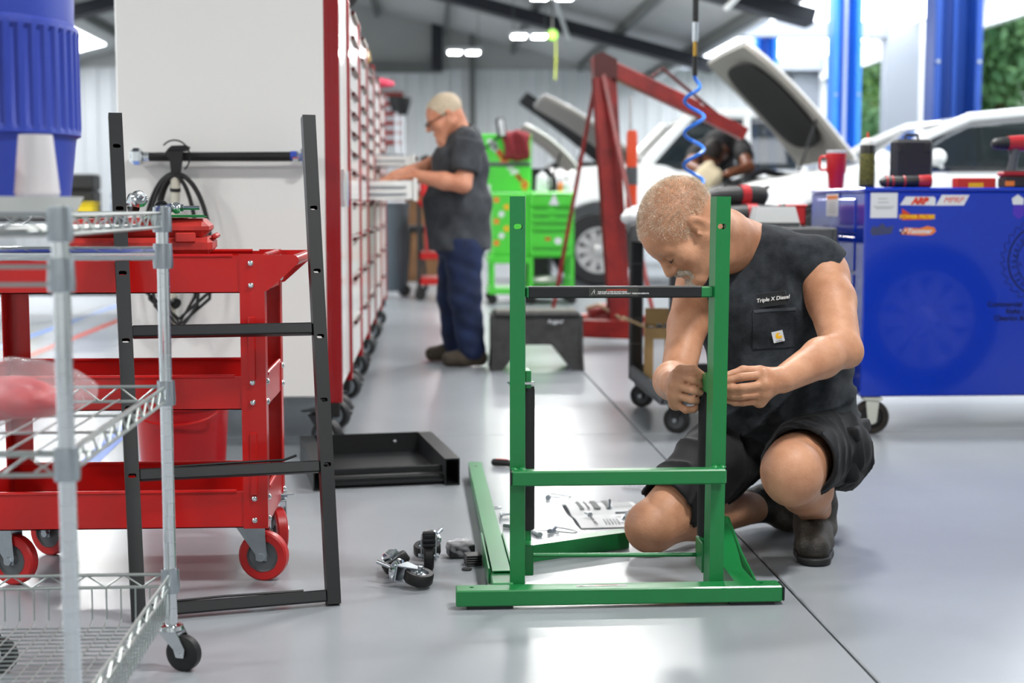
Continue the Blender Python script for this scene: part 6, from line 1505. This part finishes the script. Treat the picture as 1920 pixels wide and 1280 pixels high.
simple_hand(F, A3(2.66, 12.5, 1.24), (-1, -.3, -.2), (0, 0, -1)); simple_hand(F, A3(2.48, 12.6, 1.25), (.6, -.7, -.2), (0, 0, -1)); F.build('body', m_skin3, tp, 1)
hair_cap(H3, tp, mat('black_hair', '#17120f', .7, bump=.5, bscale=100), np.array(H3.translation) - .22, np.array(H3.translation) + .24, 1.05, .008, low=-.03, front=.07, grow=.008)
F = Field((2.3, 12.8, .8), (3.3, 14.1, 1.75), .012); F.chain([A3(2.75, 13.8, 1.0), A3(2.74, 13.55, 1.37), A3(2.73, 13.27, 1.51)], [.172, .175, .165], .05); F.chain([A3(2.92, 13.2, 1.5), A3(2.91, 12.98, 1.41)], [.09, .082], .03); F.chain([A3(2.55, 13.2, 1.48), A3(2.46, 13.05, 1.4)], [.09, .082], .03)
F.folds(.008, lambda X, Y, Z: np.sin(Y * 30 + X * 20)); F.build('shirt', m_blk, tp, 1)
F = Field((2.4, 13.5, 0), (3.1, 14.1, 1.1), .014); F.ell((2.76, 13.82, .95), (.19, .16, .12), k=.04); F.chain([A3(2.66, 13.82, .9), A3(2.64, 13.84, .5), A3(2.64, 13.9, .1)], [.12, .1, .08], .03); F.chain([A3(2.86, 13.82, .9), A3(2.88, 13.84, .5), A3(2.88, 13.9, .1)], [.12, .1, .08], .03); F.build('trousers', m_jeans, tp, 1)
for x in (2.64, 2.88):
    F = Field((x - .12, 13.6, -.02), (x + .12, 14.1, .16), .012); F.chain([A3(x, 13.75, .05), A3(x, 13.92, .055)], [.048, .05], .02); F.plane((0, 0, .002), (0, 0, -1), .005); F.build('shoe', m_rubber, tp, 1)
o = thing('beige_cloth', 'beige cloth bundle before the bending person', 'cloth', (2.42, 12.2, 1.12)); f = Field((2.2, 12.0, 1.05), (2.65, 12.4, 1.4), .012); f.ell((2.42, 12.2, 1.21), (.13, .1, .1)).cap((2.38, 12.2, 1.2), (2.44, 12.22, 1.3), .07, .05, k=.03); f.folds(.01, lambda X, Y, Z: np.sin(X * 40) * np.sin(Z * 35)); f.build('cloth_body', mat('beige_cloth', '#b3a78c', .9), o)

# wheel standing at the right, outside the view, mirrored in the blue cabinet
lw_ = thing('spare_wheel', 'wheel mirrored in the glossy blue cabinet side', 'wheel', (2.52, 4.45, 0)); car_wheel(lw_, (2.52, 4.45, .385), .385, .24, 1)
